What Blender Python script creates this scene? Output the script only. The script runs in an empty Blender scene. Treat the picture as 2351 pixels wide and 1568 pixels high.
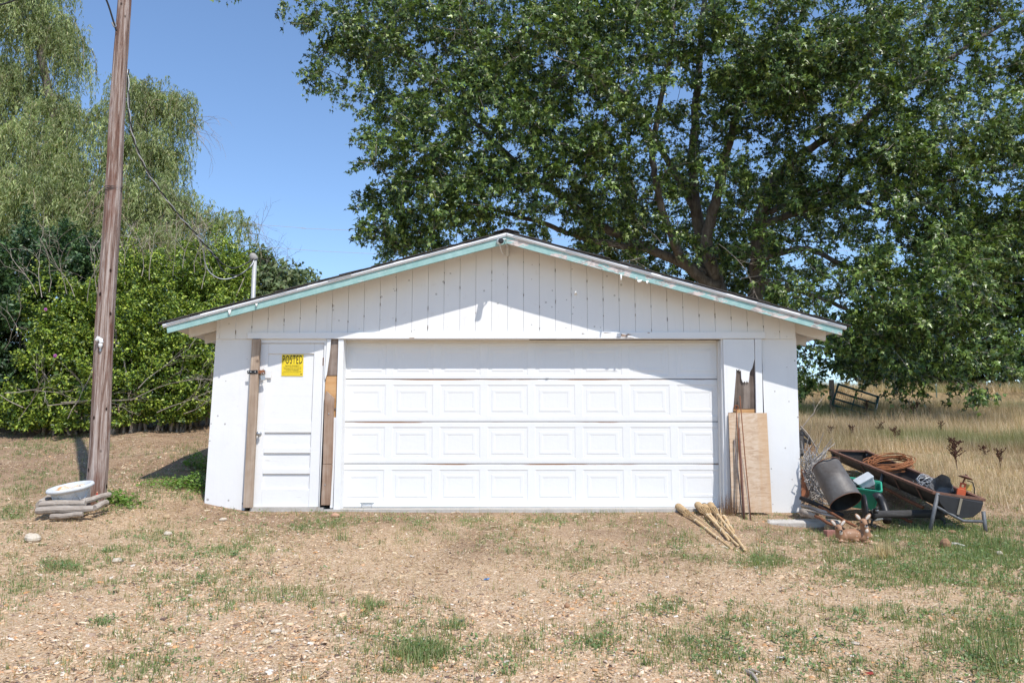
import bpy, bmesh, math, random
import numpy as np
from mathutils import Vector, Matrix

random.seed(7)
rng = np.random.default_rng(11)
SC = bpy.context.scene
COL = SC.collection

# ------------------------------------------------------------------ camera
F, CX, CY = 1828.0, 1175.5, 784.0          # focal length and centre of the photograph, in picture units 2351 wide
TH = math.radians(7.45)
CAM = Vector((0.0, -10.39, 0.80))
cam_data = bpy.data.cameras.new('camera')
cam = bpy.data.objects.new('camera', cam_data)
COL.objects.link(cam)
cam.location = CAM
cam.rotation_euler = (math.pi / 2 + TH, 0, 0)
cam_data.sensor_width = 36.0
cam_data.lens = 36.0 * F / 2351.0
cam_data.clip_start = 0.05
cam_data.clip_end = 3000
SC.camera = cam

# ------------------------------------------------------------------ sky, sun, exposure
SUN = Vector((0.58, -1.0, 1.72)).normalized()        # towards the sun
world = bpy.data.worlds.new('World')
SC.world = world
world.use_nodes = True
wn = world.node_tree.nodes
sky = wn.new('ShaderNodeTexSky')
sky.sky_type = 'NISHITA'
sky.sun_disc = False
sky.sun_elevation = math.asin(SUN.z)
sky.sun_rotation = math.atan2(SUN.x, SUN.y)
sky.air_density = 1.15
sky.dust_density = 0.0
sky.ozone_density = 4.6
sky.altitude = 1200
world.node_tree.links.new(sky.outputs[0], wn['Background'].inputs[0])
wn['Background'].inputs[1].default_value = 0.148
sun_data = bpy.data.lights.new('sun', 'SUN')
sun_data.energy = 3.6
sun_data.angle = math.radians(0.53)
sun_data.color = (1.0, 0.96, 0.90)
sun = bpy.data.objects.new('sun', sun_data)
COL.objects.link(sun)
sun.location = (6, -12, 18)
sun.rotation_euler = SUN.to_track_quat('Z', 'Y').to_euler()
SC.view_settings.view_transform = 'Standard'
SC.view_settings.look = 'None'
SC.view_settings.gamma = 1.0
SC.view_settings.use_curve_mapping = False
SC.view_settings.exposure = 0.50
SC.cycles.use_denoising = True
SC.cycles.max_bounces = 6
SC.cycles.diffuse_bounces = 3
SC.cycles.transmission_bounces = 4

# ------------------------------------------------------------------ placing
ST, CT = math.sin(TH), math.cos(TH)

def ray(px, py):
    u, v = (px - CX) / F, (CY - py) / F
    return Vector((u, CT - v * ST, ST + v * CT))

def at(px, py, Y=0.0):
    """the point seen at a place of the photograph, at depth Y of the yard"""
    d = ray(px, py)
    return CAM + d * ((Y - CAM.y) / d.y)

def proj(P):
    """arrays of points -> picture units"""
    P = np.asarray(P, float)
    x, y, z = P[..., 0], P[..., 1] - CAM.y, P[..., 2] - CAM.z
    dep = y * CT + z * ST
    up = z * CT - y * ST
    return CX + F * x / dep, CY - F * up / dep

def hash2(ix, iy, seed):
    a = np.sin(ix * 127.1 + iy * 311.7 + seed * 74.7) * 43758.5453
    return a - np.floor(a)

def vnoise(x, y, seed=0):
    x = np.asarray(x, float); y = np.asarray(y, float)
    ix, iy = np.floor(x), np.floor(y)
    fx, fy = x - ix, y - iy
    fx = fx * fx * (3 - 2 * fx); fy = fy * fy * (3 - 2 * fy)
    a, b = hash2(ix, iy, seed), hash2(ix + 1, iy, seed)
    c, d = hash2(ix, iy + 1, seed), hash2(ix + 1, iy + 1, seed)
    return (a * (1 - fx) + b * fx) * (1 - fy) + (c * (1 - fx) + d * fx) * fy

def fbm(x, y, seed=0, o=4):
    s, a, t = 0, 1.0, 0
    for i in range(o):
        s = s + a * vnoise(x * 2 ** i, y * 2 ** i, seed + i); t += a; a *= .5
    return s / t

def sstep(x, a, b):
    t = np.clip((np.asarray(x, float) - a) / (b - a), 0, 1)
    return t * t * (3 - 2 * t)

def softp(x, k=.35):
    x = np.asarray(x, float)
    return k * np.log1p(np.exp(np.clip(x / k, -40, 40)))

def ground(x, y):
    """height of the terrain"""
    x = np.asarray(x, float); y = np.asarray(y, float)
    h = -.035 + .072 * np.minimum(y, 0) + .03 * np.clip(y, -40, 0) * sstep(-y, 9, 14) * 0
    h = np.where(y < -12, -.035 - .072 * 12 + .01 * (y + 12), h)
    L = sstep(-x, 3.2, 4.9)
    R = sstep(x, 3.75, 5.2)
    back = sstep(y, 7.6, 9.5)
    bl = .195 * softp(y + 1.25) * np.where(y > 5, 1, 1)
    bl = np.where(y > 5, .195 * 6.25 + .09 * (y - 5), bl)
    bl = np.minimum(bl, 3.2)
    yr = y + 1.3
    br = .128 * softp(yr)
    br = np.where(y > 22, .128 * 23.3 + .128 * 3.0 * (1 - np.exp(-(y - 22) / 3.0)) - .012 * np.maximum(y - 27, 0), br)
    br = np.maximum(br, 0)
    mid = br * .9
    w = L * bl + R * br + (1 - L) * (1 - R) * back * mid
    h = h + w
    bump = (fbm(x * .9, y * .9, 3) - .5) * .10 + (fbm(x * 4, y * 4, 9, 3) - .5) * .035
    h = h - .16 * np.exp(-(((x - 3.85) / .95) ** 2 + ((y + .78) / .5) ** 2))
    h = h + .085 * np.exp(-(((x + 5.25) / .75) ** 2 + ((y + 1.35) / .55) ** 2))
    near_house = sstep(np.maximum(np.abs(x) - 3.9, np.maximum(-y - .1, y - 7.3)), -.1, .7)
    h = h + bump * (.25 + .75 * near_house)
    h = np.where((np.abs(x) < 3.6) & (y > .3) & (y < 7), np.minimum(h, -.08), h)
    return h

def gz(x, y):
    return float(ground(x, y))

def gnd(px, py):
    """the spot of ground seen at a place of the photograph"""
    d = ray(px, py)
    t = np.linspace(2.5, 70, 6000)
    P = np.array(CAM)[None] + t[:, None] * np.array(d)[None]
    below = P[:, 2] < ground(P[:, 0], P[:, 1])
    i = int(np.argmax(below)) if below.any() else len(t) - 1
    p = P[i]
    return Vector((p[0], p[1], gz(p[0], p[1])))

# ------------------------------------------------------------------ materials
MATS = {}

def newmat(name):
    m = bpy.data.materials.new(name)
    m.use_nodes = True
    nt = m.node_tree
    return m, nt, nt.nodes['Principled BSDF']

def N(nt, t, **kw):
    n = nt.nodes.new(t)
    for k, v in kw.items():
        if k.startswith('i_'):
            key = k[2:]
            n.inputs[int(key) if key.isdigit() else key].default_value = v
        else:
            setattr(n, k, v)
    return n

def rgba(c):
    return (c[0], c[1], c[2], 1)

def coords(nt, scale=(1, 1, 1), kind='Object'):
    tc = N(nt, 'ShaderNodeTexCoord')
    mp = N(nt, 'ShaderNodeMapping')
    mp.inputs['Scale'].default_value = scale
    nt.links.new(tc.outputs[kind], mp.inputs[0])
    return mp.outputs[0]

def ramp(nt, fac, stops, interp='LINEAR'):
    r = N(nt, 'ShaderNodeValToRGB')
    r.color_ramp.interpolation = interp
    e = r.color_ramp.elements
    while len(e) < len(stops):
        e.new(.5)
    for q, (p, c) in zip(e, stops):
        q.position = p
        q.color = rgba(c) if not isinstance(c, (int, float)) else (c, c, c, 1)
    nt.links.new(fac, r.inputs[0])
    return r.outputs[0]

def noise(nt, vec, scale, detail=4, rough=.55, dist=0.0):
    n = N(nt, 'ShaderNodeTexNoise')
    n.inputs['Scale'].default_value = scale
    n.inputs['Detail'].default_value = detail
    n.inputs['Roughness'].default_value = rough
    n.inputs['Distortion'].default_value = dist
    nt.links.new(vec, n.inputs['Vector'])
    return n.outputs[0]

def mix(nt, fac, a, b, mode='MIX'):
    m = N(nt, 'ShaderNodeMix', data_type='RGBA', blend_type=mode)
    for val, idx in ((fac, 0), (a, 6), (b, 7)):
        if isinstance(val, (int, float)):
            m.inputs[idx].default_value = val
        elif isinstance(val, tuple):
            m.inputs[idx].default_value = rgba(val)
        else:
            nt.links.new(val, m.inputs[idx])
    return m.outputs[2]

def math_(nt, op, a, b=None):
    m = N(nt, 'ShaderNodeMath', operation=op)
    for i, v in enumerate((a, b)):
        if v is None: continue
        if isinstance(v, (int, float)): m.inputs[i].default_value = v
        else: nt.links.new(v, m.inputs[i])
    return m.outputs[0]

def bump(nt, bsdf, height, strength=.4, dist=.01):
    b = N(nt, 'ShaderNodeBump')
    b.inputs['Strength'].default_value = strength
    b.inputs['Distance'].default_value = dist
    nt.links.new(height, b.inputs['Height'])
    nt.links.new(b.outputs[0], bsdf.inputs['Normal'])

def simple(name, c, c2=None, rough=.6, scale=8, metal=0, spec=.4, bumps=.25, stretch=(1, 1, 1), bd=.006):
    if name in MATS: return MATS[name]
    m, nt, b = newmat(name)
    v = coords(nt, stretch)
    n = noise(nt, v, scale, 5, .6)
    n2 = noise(nt, v, scale * 5, 4, .6)
    c2 = c2 or tuple(x * .7 for x in c)
    f = math_(nt, 'ADD', math_(nt, 'MULTIPLY', n, .7), math_(nt, 'MULTIPLY', n2, .3))
    colr = ramp(nt, f, [(.32, c2), (.62, c)])
    nt.links.new(colr, b.inputs['Base Color'])
    b.inputs['Roughness'].default_value = rough
    b.inputs['Metallic'].default_value = metal
    b.inputs['Specular IOR Level'].default_value = spec
    if bumps: bump(nt, b, n2, bumps, bd)
    MATS[name] = m
    return m

def wood(name, axis, dark, mid, light, rough=.85, scale=1.0, cracks=.5, knots=True):
    """weathered wood with its grain along an axis ('X','Y','Z')"""
    if name in MATS: return MATS[name]
    m, nt, b = newmat(name)
    s = {'X': (1.2, 26, 26), 'Y': (26, 1.2, 26), 'Z': (26, 26, 1.2)}[axis]
    v = coords(nt, tuple(q * scale for q in s))
    g = noise(nt, v, 1.0, 6, .65, .6)
    g2 = noise(nt, v, 3.2, 5, .7, .2)
    v1 = coords(nt)
    big = noise(nt, v1, 3.5, 4, .6)
    f = math_(nt, 'ADD', math_(nt, 'MULTIPLY', g, .6), math_(nt, 'MULTIPLY', big, .45))
    c = ramp(nt, f, [(.34, dark), (.5, mid), (.68, light)])
    crack = ramp(nt, g2, [(.30, 1), (.37, 0)])
    c = mix(nt, math_(nt, 'MULTIPLY', crack, cracks), c, tuple(x * .25 for x in dark))
    if knots:
        vo = N(nt, 'ShaderNodeTexVoronoi')
        vo.inputs['Scale'].default_value = 4.2
        nt.links.new(v1, vo.inputs['Vector'])
        kn = ramp(nt, vo.outputs['Distance'], [(.07, 1), (.14, 0)])
        c = mix(nt, math_(nt, 'MULTIPLY', kn, .75), c, tuple(x * .5 for x in dark))
    nt.links.new(c, b.inputs['Base Color'])
    b.inputs['Roughness'].default_value = rough
    b.inputs['Specular IOR Level'].default_value = .2
    bump(nt, b, g2, .6, .006)
    MATS[name] = m
    return m

def painted(name, base=(.80, .80, .79), stain=(.42, .33, .24), amount=.5, speck=.0, streak='Z', crack=0.0, rough=.55, under=(.30, .25, .20), tone=.06):
    """old white paint: dirt, flecks where it has come off, cracks along the boards"""
    if name in MATS: return MATS[name]
    m, nt, b = newmat(name)
    v = coords(nt)
    big = noise(nt, v, 1.6, 5, .6)
    fine = noise(nt, v, 22, 4, .6)
    c = ramp(nt, big, [(.25, tuple(x * (1 - tone) for x in base)), (.7, base)])
    s = {'Z': (9, 9, .7), 'X': (.7, 9, 9)}[streak]
    vs = coords(nt, s)
    st = noise(nt, vs, 2.2, 6, .65)
    stm = ramp(nt, st, [(.58, 0), (.80, 1)])
    c = mix(nt, math_(nt, 'MULTIPLY', stm, amount * .35), c, stain)
    grime = ramp(nt, noise(nt, v, 7, 6, .7), [(.60, 0), (.78, 1)])
    c = mix(nt, math_(nt, 'MULTIPLY', grime, amount * .5), c, stain)
    if crack:
        vc = coords(nt, {'Z': (60, 60, 3.0), 'X': (3.0, 60, 60)}[streak])
        ck = ramp(nt, noise(nt, vc, 1.0, 5, .7), [(.66, 0), (.72, 1)])
        zone = ramp(nt, noise(nt, v, .9, 3, .5), [(.48, 0), (.62, 1)])
        c = mix(nt, math_(nt, 'MULTIPLY', math_(nt, 'MULTIPLY', ck, zone), crack), c, under)
    if speck:
        vo = N(nt, 'ShaderNodeTexVoronoi')
        vo.inputs['Scale'].default_value = 11
        nt.links.new(v, vo.inputs['Vector'])
        sel = N(nt, 'ShaderNodeSeparateColor')
        nt.links.new(vo.outputs['Color'], sel.inputs[0])
        dd = math_(nt, 'ADD', vo.outputs['Distance'], math_(nt, 'MULTIPLY', fine, .10))
        thr = math_(nt, 'MULTIPLY', math_(nt, 'POWER', sel.outputs[0], 2.0), .24)
        dot = math_(nt, 'GREATER_THAN', thr, dd)
        c = mix(nt, math_(nt, 'MULTIPLY', dot, speck), c, (.33, .31, .29))
    nt.links.new(c, b.inputs['Base Color'])
    b.inputs['Roughness'].default_value = rough
    b.inputs['Specular IOR Level'].default_value = .35
    bump(nt, b, math_(nt, 'ADD', fine, st), .25, .004)
    MATS[name] = m
    return m

def leafmat(name, rough=.45, trans=.30, spec=.5, gain=1.6):
    """foliage: colour of each leaf comes from the leaf itself"""
    if name in MATS: return MATS[name]
    m, nt, b = newmat(name)
    a = N(nt, 'ShaderNodeAttribute', attribute_name='col')
    nt.links.new(a.outputs['Color'], b.inputs['Base Color'])
    b.inputs['Roughness'].default_value = rough
    b.inputs['Specular IOR Level'].default_value = spec
    if trans:
        t = N(nt, 'ShaderNodeBsdfTranslucent')
        tc = mix(nt, 1.0, a.outputs['Color'], (gain, gain * 1.05, gain * .45), 'MULTIPLY')
        nt.links.new(tc, t.inputs['Color'])
        ms = N(nt, 'ShaderNodeMixShader')
        ms.inputs[0].default_value = trans
        nt.links.new(b.outputs[0], ms.inputs[1])
        nt.links.new(t.outputs[0], ms.inputs[2])
        nt.links.new(ms.outputs[0], nt.nodes['Material Output'].inputs[0])
    MATS[name] = m
    return m

# ------------------------------------------------------------------ objects
ORG = {}

def tag(o, label=None, cat=None, group=None, kind=None):
    if label: o['label'] = label
    if cat: o['category'] = cat
    if group: o['group'] = group
    if kind: o['kind'] = kind
    return o

def thing(name, label, cat, loc=(0, 0, 0), group=None):
    o = bpy.data.objects.new(name, None)
    o.empty_display_size = .1
    COL.objects.link(o)
    o.location = loc
    ORG[o] = Vector(loc)
    return tag(o, label, cat, group)

def link(name, me, parent=None, loc=None):
    o = bpy.data.objects.new(name, me)
    COL.objects.link(o)
    if parent is not None:
        o.parent = parent
    if loc is not None: o.location = loc
    return o

class MB:
    def __init__(self):
        self.v, self.f = [], []
    def add(self, vs, fs):
        k = len(self.v)
        self.v += [Vector(p) for p in vs]
        self.f += [[k + i for i in q] for q in fs]
        return self
    def box(self, c, s, M=None):
        c = Vector(c); h = Vector(s) / 2
        vs = [Vector((x * h.x, y * h.y, z * h.z)) for x in (-1, 1) for y in (-1, 1) for z in (-1, 1)]
        if M is not None: vs = [M @ p for p in vs]
        return self.add([c + p for p in vs], [(0, 1, 3, 2), (4, 6, 7, 5), (0, 4, 5, 1), (2, 3, 7, 6), (0, 2, 6, 4), (1, 5, 7, 3)])
    def prism(self, poly, y0, y1):
        """poly: (x,z) outline, extruded from y0 (front) to y1 (back)"""
        n = len(poly)
        area = sum(poly[i][0] * poly[(i + 1) % n][1] - poly[(i + 1) % n][0] * poly[i][1] for i in range(n))
        if area < 0: poly = poly[::-1]
        vs = [(x, y0, z) for x, z in poly] + [(x, y1, z) for x, z in poly]
        fs = [tuple(range(n)), tuple(range(2 * n - 1, n - 1, -1))]
        fs += [(i, i + n, (i + 1) % n + n, (i + 1) % n) for i in range(n)]
        return self.add(vs, fs)
    def tube(self, path, r, seg=6, cap=True):
        path = [Vector(p) for p in path]
        n = len(path)
        rr = r if isinstance(r, (list, tuple)) else [r] * n
        prev = None
        k = len(self.v)
        for i, p in enumerate(path):
            t = (path[min(i + 1, n - 1)] - path[max(i - 1, 0)])
            t = t.normalized() if t.length > 1e-9 else Vector((0, 0, 1))
            if prev is None:
                a = Vector((0, 0, 1)) if abs(t.z) < .9 else Vector((1, 0, 0))
                u = t.cross(a).normalized()
            else:
                u = (prev - t * prev.dot(t))
                u = u.normalized() if u.length > 1e-6 else t.orthogonal().normalized()
            prev = u
            w = t.cross(u)
            for j in range(seg):
                an = 2 * math.pi * j / seg
                self.v.append(p + (u * math.cos(an) + w * math.sin(an)) * rr[i])
        for i in range(n - 1):
            for j in range(seg):
                a, b_ = k + i * seg + j, k + i * seg + (j + 1) % seg
                self.f.append([a, b_, b_ + seg, a + seg])
        if cap:
            self.f.append([k + j for j in range(seg)][::-1])
            self.f.append([k + (n - 1) * seg + j for j in range(seg)])
        return self
    def lathe(self, prof, seg=20, M=None, c=(0, 0, 0), sx=1, sy=1):
        """prof: (radius, height) pairs turned about the local z axis"""
        k = len(self.v); c = Vector(c)
        for r, h in prof:
            for j in range(seg):
                an = 2 * math.pi * j / seg
                p = Vector((r * math.cos(an) * sx, r * math.sin(an) * sy, h))
                if M is not None: p = M @ p
                self.v.append(c + p)
        for i in range(len(prof) - 1):
            for j in range(seg):
                a, b_ = k + i * seg + j, k + i * seg + (j + 1) % seg
                self.f.append([a, b_, b_ + seg, a + seg])
        if prof[0][0] > 1e-6: self.f.append([k + j for j in range(seg)][::-1])
        if prof[-1][0] > 1e-6: self.f.append([k + (len(prof) - 1) * seg + j for j in range(seg)])
        return self
    def ball(self, c, r, M=None, seg=10, rings=6):
        r = Vector(r) if not isinstance(r, (int, float)) else Vector((r, r, r))
        k = len(self.v); c = Vector(c)
        for i in range(rings + 1):
            th = math.pi * i / rings
            for j in range(seg):
                an = 2 * math.pi * j / seg
                p = Vector((r.x * math.sin(th) * math.cos(an), r.y * math.sin(th) * math.sin(an), -r.z * math.cos(th)))
                if M is not None: p = M @ p
                self.v.append(c + p)
        for i in range(rings):
            for j in range(seg):
                a, b_ = k + i * seg + j, k + i * seg + (j + 1) % seg
                self.f.append([a, b_, b_ + seg, a + seg])
        return self
    def mesh(self, name, mat=None, off=Vector((0, 0, 0)), smooth=False, bevel=0):
        me = bpy.data.meshes.new(name)
        me.from_pydata([tuple(p - off) for p in self.v], [], self.f)
        if bevel:
            bm = bmesh.new(); bm.from_mesh(me)
            bmesh.ops.bevel(bm, geom=[e for e in bm.edges if e.calc_face_angle(0) > .6], offset=bevel, segments=1, affect='EDGES', clamp_overlap=True)
            bm.to_mesh(me); bm.free()
        if mat: me.materials.append(mat)
        me.validate()
        if smooth:
            me.polygons.foreach_set('use_smooth', [True] * len(me.polygons))
        me.update()
        return me
    def build(self, name, mat, parent=None, smooth=False, bevel=0, label=None, cat=None, group=None, kind=None):
        if parent is not None:
            off = ORG[parent]; loc = None
        else:
            xs = [p.x for p in self.v]; ys = [p.y for p in self.v]
            off = Vector(((min(xs) + max(xs)) / 2, (min(ys) + max(ys)) / 2, min(p.z for p in self.v))); loc = off
        o = link(name, self.mesh(name, mat, off, smooth, bevel), parent, loc)
        ORG[o] = off
        return tag(o, label, cat, group, kind)

def roughen(mb, amp, f=9.0):
    for p in mb.v:
        a = vnoise(p.x * f + p.z * f * 1.7, p.y * f + p.z * f * .9, 3) - .5
        b = vnoise(p.y * f + 5 + p.x * f * .6, p.z * f * 2 + p.x * f, 7) - .5
        p += Vector((b * .4, a, b)) * amp * 2
    return mb

def px_poly(pts, Y):
    """outline given on the photograph, on the plane at depth Y -> (x, z)"""
    return [(p.x, p.z) for p in (at(a, b, Y) for a, b in pts)]

def slab(pts, y0, y1):
    return MB().prism(px_poly(pts, y0), y0, y1)

def np_mesh(name, V, Fc, mat, col=None, parent=None, kind=None, label=None, cat=None, group=None, smooth=False, loc=None):
    """V (n,3), Fc (m,k) all faces with k corners, col (m,3) one colour per face"""
    V = np.asarray(V, np.float32); Fc = np.asarray(Fc, np.int32)
    off = np.array(ORG[parent] if parent is not None else (loc if loc is not None else (0, 0, 0)), np.float32)
    V = V - off
    me = bpy.data.meshes.new(name)
    m, k = Fc.shape
    me.vertices.add(len(V)); me.vertices.foreach_set('co', V.ravel())
    me.loops.add(m * k); me.loops.foreach_set('vertex_index', Fc.ravel())
    me.polygons.add(m)
    me.polygons.foreach_set('loop_start', np.arange(0, m * k, k, dtype=np.int32))
    me.polygons.foreach_set('loop_total', np.full(m, k, np.int32))
    if smooth: me.polygons.foreach_set('use_smooth', np.ones(m, bool))
    if col is not None:
        at_ = me.attributes.new('col', 'FLOAT_COLOR', 'FACE')
        c4 = np.ones((m, 4), np.float32); c4[:, :3] = col
        at_.data.foreach_set('color', c4.ravel())
    me.materials.append(mat)
    me.update(calc_edges=True)
    o = link(name, me, parent, None if parent is not None else off)
    ORG[o] = Vector(off)
    return tag(o, label, cat, group, kind)

def nrm(a):
    return a / np.maximum(np.linalg.norm(a, axis=-1, keepdims=True), 1e-9)

def frames(d, n):
    """rotation matrices with local y along d and local z near n"""
    d = nrm(d); x = nrm(np.cross(d, n)); z = np.cross(x, d)
    return np.stack([x, d, z], axis=-1)

def scatter(pv, pf, pos, R, s, col):
    """copies of a small shape, as arrays"""
    pv = np.asarray(pv, float); pf = np.asarray(pf, int)
    s = np.asarray(s, float)
    if s.ndim == 1: s = s[:, None]
    P = pv[None] * s[:, None, :]
    V = np.einsum('nij,nkj->nki', R, P) + pos[:, None, :]
    n, k = len(pos), len(pv)
    Fc = pf[None] + (np.arange(n) * k)[:, None, None]
    C = np.repeat(col, len(pf), axis=0)
    return V.reshape(-1, 3), Fc.reshape(-1, pf.shape[1]), C

def joinarr(parts):
    Vs, Fs, Cs, k = [], [], [], 0
    for V, Fc, C in parts:
        Vs.append(V); Fs.append(Fc + k); Cs.append(C); k += len(V)
    return np.concatenate(Vs), np.concatenate(Fs), np.concatenate(Cs)

def rand_dirs(n):
    return nrm(rng.normal(size=(n, 3)))

MAPLE_LEAF = ([(0, 0, 0), (.44, .38, -.06), (.07, .52, .02), (-.44, .38, -.06), (-.07, .50, .02), (.16, .30, .02), (-.16, .30, .02), (0, 1.08, -.12)],
              [(0, 1, 2), (0, 4, 3), (6, 5, 7)])
OVAL_LEAF = ([(0, 0, 0), (.30, .45, .05), (0, 1, -.08), (-.30, .45, .05)], [(0, 1, 2), (0, 2, 3)])
SLIM_LEAF = ([(-.10, .05, 0), (.10, .22, 0), (0, 1, 0)], [(0, 1, 2)])
BLADE1 = ([(-.5, 0, 0), (.5, 0, 0), (0, 1, .22)], [(0, 1, 2)])
BLADE2 = ([(-.5, 0, 0), (.5, 0, 0), (.12, .6, .10), (0, 1, .32)], [(0, 1, 2), (0, 2, 3)])
BLADE = ([(-.5, 0, 0), (.5, 0, 0), (-.36, .55, .06), (.36, .55, .06), (0, 1, .30)], [(0, 1, 3), (0, 3, 2), (2, 3, 4)])
STONE = ([(1, 0, -.2), (-.9, .15, -.2), (.1, .8, -.2), (-.1, -.85, -.2), (.1, .1, .62)],
         [(0, 2, 4), (2, 1, 4), (1, 3, 4), (3, 0, 4)])
STONE2 = ([(.9, .3, .3), (-.6, .6, .35), (-.8, -.45, .3), (.55, -.65, .38), (1, .2, -.3), (-.7, .7, -.3), (-.9, -.5, -.3), (.7, -.7, -.3)],
          [(0, 1, 2), (0, 2, 3), (0, 4, 5), (0, 5, 1), (1, 5, 6), (1, 6, 2), (2, 6, 7), (2, 7, 3), (3, 7, 4), (3, 4, 0)])

def palette(n, cols, w=None, jit=.12):
    cols = np.array(cols, float)
    i = rng.choice(len(cols), n, p=None if w is None else np.array(w) / sum(w))
    return np.clip(cols[i] * (1 + rng.normal(size=(n, 1)) * jit), .005, .95)

# ================================================================== THE GROUND
def axis(a0, a1, fine0, fine1, step, grow):
    pts = list(np.arange(fine0, fine1 + 1e-6, step))
    s, p = step, fine1
    while p < a1:
        s *= grow; p += s; pts.append(p)
    s, p = step, fine0
    while p > a0:
        s *= grow; p -= s; pts.insert(0, p)
    return np.array(pts)

gx = axis(-420, 420, -9, 11, .16, 1.13)
gy = axis(-60, 520, -9, 9, .16, 1.10)
GX, GY = np.meshgrid(gx, gy)
GH = ground(GX, GY)
gv = np.stack([GX, GY, GH], -1).reshape(-1, 3)
nx, ny = len(gx), len(gy)
idx = np.arange(nx * ny).reshape(ny, nx)
gf = np.stack([idx[:-1, :-1], idx[:-1, 1:], idx[1:, 1:], idx[1:, :-1]], -1).reshape(-1, 4)

def ground_material():
    m, nt, b = newmat('bare_soil')
    v = coords(nt)
    big = noise(nt, v, .55, 4, .55)
    mid = noise(nt, v, 4.0, 6, .65)
    fine = noise(nt, v, 48, 5, .75)
    f = math_(nt, 'ADD', math_(nt, 'MULTIPLY', big, .5), math_(nt, 'MULTIPLY', mid, .55))
    soil = ramp(nt, f, [(.38, (.165, .102, .058)), (.50, (.265, .176, .104)), (.64, (.42, .305, .19))])
    soil = mix(nt, .5, soil, ramp(nt, fine, [(.32, (.085, .05, .034)), (.52, (.31, .205, .135)), (.72, (.62, .47, .33))]))
    # the drive: pale gravelly earth toward the front of the yard
    sep = N(nt, 'ShaderNodeSeparateXYZ'); nt.links.new(v, sep.inputs[0])
    yy = math_(nt, 'ADD', math_(nt, 'MULTIPLY', sep.outputs[1], -.30), math_(nt, 'MULTIPLY', sep.outputs[0], -.05))
    yy = math_(nt, 'ADD', yy, math_(nt, 'MULTIPLY', math_(nt, 'SUBTRACT', big, .5), 2.2))
    drive = ramp(nt, yy, [(.25, 0), (.85, 1)])
    grit = ramp(nt, fine, [(.34, (.19, .115, .062)), (.50, (.54, .375, .22)), (.68, (.78, .60, .41))])
    c = mix(nt, math_(nt, 'MULTIPLY', drive, .8), soil, grit)
    # straw thatch covering the hill
    hx = math_(nt, 'ADD', math_(nt, 'ADD', sep.outputs[0], math_(nt, 'MULTIPLY', sep.outputs[1], .5)), math_(nt, 'MULTIPLY', math_(nt, 'SUBTRACT', mid, .5), 2.0))
    hill = math_(nt, 'MULTIPLY', ramp(nt, math_(nt, 'MULTIPLY', hx, .1), [(.50, 0), (.62, 1)]), ramp(nt, math_(nt, 'ADD', math_(nt, 'MULTIPLY', sep.outputs[1], .2), .5), [(.42, 0), (.60, 1)]))
    c = mix(nt, math_(nt, 'MULTIPLY', hill, .85), c, ramp(nt, fine, [(.3, (.22, .155, .075)), (.55, (.42, .31, .17)), (.75, (.56, .43, .26))]))
    vo = N(nt, 'ShaderNodeTexVoronoi'); vo.inputs['Scale'].default_value = 75
    nt.links.new(v, vo.inputs['Vector'])
    sc = N(nt, 'ShaderNodeSeparateColor'); nt.links.new(vo.outputs['Color'], sc.inputs[0])
    lim = math_(nt, 'SUBTRACT', .50, math_(nt, 'MULTIPLY', drive, .28))
    peb = math_(nt, 'GREATER_THAN', math_(nt, 'SUBTRACT', sc.outputs[0], vo.outputs['Distance']), lim)
    pc = ramp(nt, sc.outputs[1], [(.1, (.40, .235, .13)), (.5, (.60, .43, .28)), (.9, (.70, .56, .43))])
    c = mix(nt, math_(nt, 'MULTIPLY', peb, .85), c, pc)
    nt.links.new(c, b.inputs['Base Color'])
    b.inputs['Roughness'].default_value = .95
    b.inputs['Specular IOR Level'].default_value = .1
    bump(nt, b, math_(nt, 'ADD', math_(nt, 'ADD', fine, mid), peb), .7, .02)
    return m

np_mesh('ground', gv, gf, ground_material(), smooth=True, kind='structure')

# ================================================================== THE GARAGE
M_WALL = painted('painted_masonry', (.765, .76, .75), amount=.32, speck=.85, tone=.07)
M_SIDING = painted('painted_siding', (.775, .765, .75), stain=(.40, .31, .23), amount=.42, speck=.6, crack=.5)
M_TRIM = painted('painted_trim', (.77, .77, .765), amount=.3, crack=.8, streak='X', tone=.03)
M_TRIMV = painted('painted_jamb', (.76, .76, .755), amount=.5, crack=.5, streak='Z')
M_DOOR = painted('painted_steel_door', (.76, .755, .745), amount=.25, rough=.42, tone=.07)
M_EDOOR = painted('painted_wood_door', (.765, .76, .75), amount=.28, crack=.7, streak='X', tone=.06)
M_SOFFIT = painted('painted_soffit', (.72, .69, .65), stain=(.33, .25, .18), amount=.8, streak='X')
M_DARK = simple('gap_shade', (.02, .018, .016), rough=.95, bumps=0)  # near-black colour standing for the shade in gaps and hollows
M_GREYWOOD = wood('grey_weathered_wood', 'Z', (.13, .095, .075), (.25, .195, .16), (.37, .31, .265))
M_TANWOOD = wood('tan_weathered_board', 'Z', (.24, .17, .12), (.36, .27, .20), (.47, .38, .30), cracks=.25)
M_BROWNWOOD = wood('brown_weathered_plank', 'Z', (.17, .105, .07), (.30, .20, .14), (.42, .32, .25))
M_GOLDWOOD = wood('golden_plywood', 'X', (.40, .20, .08), (.55, .31, .14), (.62, .40, .21), cracks=.25, scale=.5)
M_CONC = simple('concrete', (.50, .47, .43), (.36, .33, .29), rough=.9, scale=5, bumps=.5)
M_ASPH = simple('asphalt_shingle', (.075, .068, .064), (.03, .028, .027), rough=.95, scale=30, bumps=.6)
M_RUST = simple('rust', (.26, .10, .045), (.11, .045, .025), rough=.9, scale=14, bumps=.5)
M_STEEL = simple('galvanised_steel', (.52, .53, .54), (.36, .37, .38), rough=.42, metal=.8, scale=10, bumps=.15)
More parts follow.
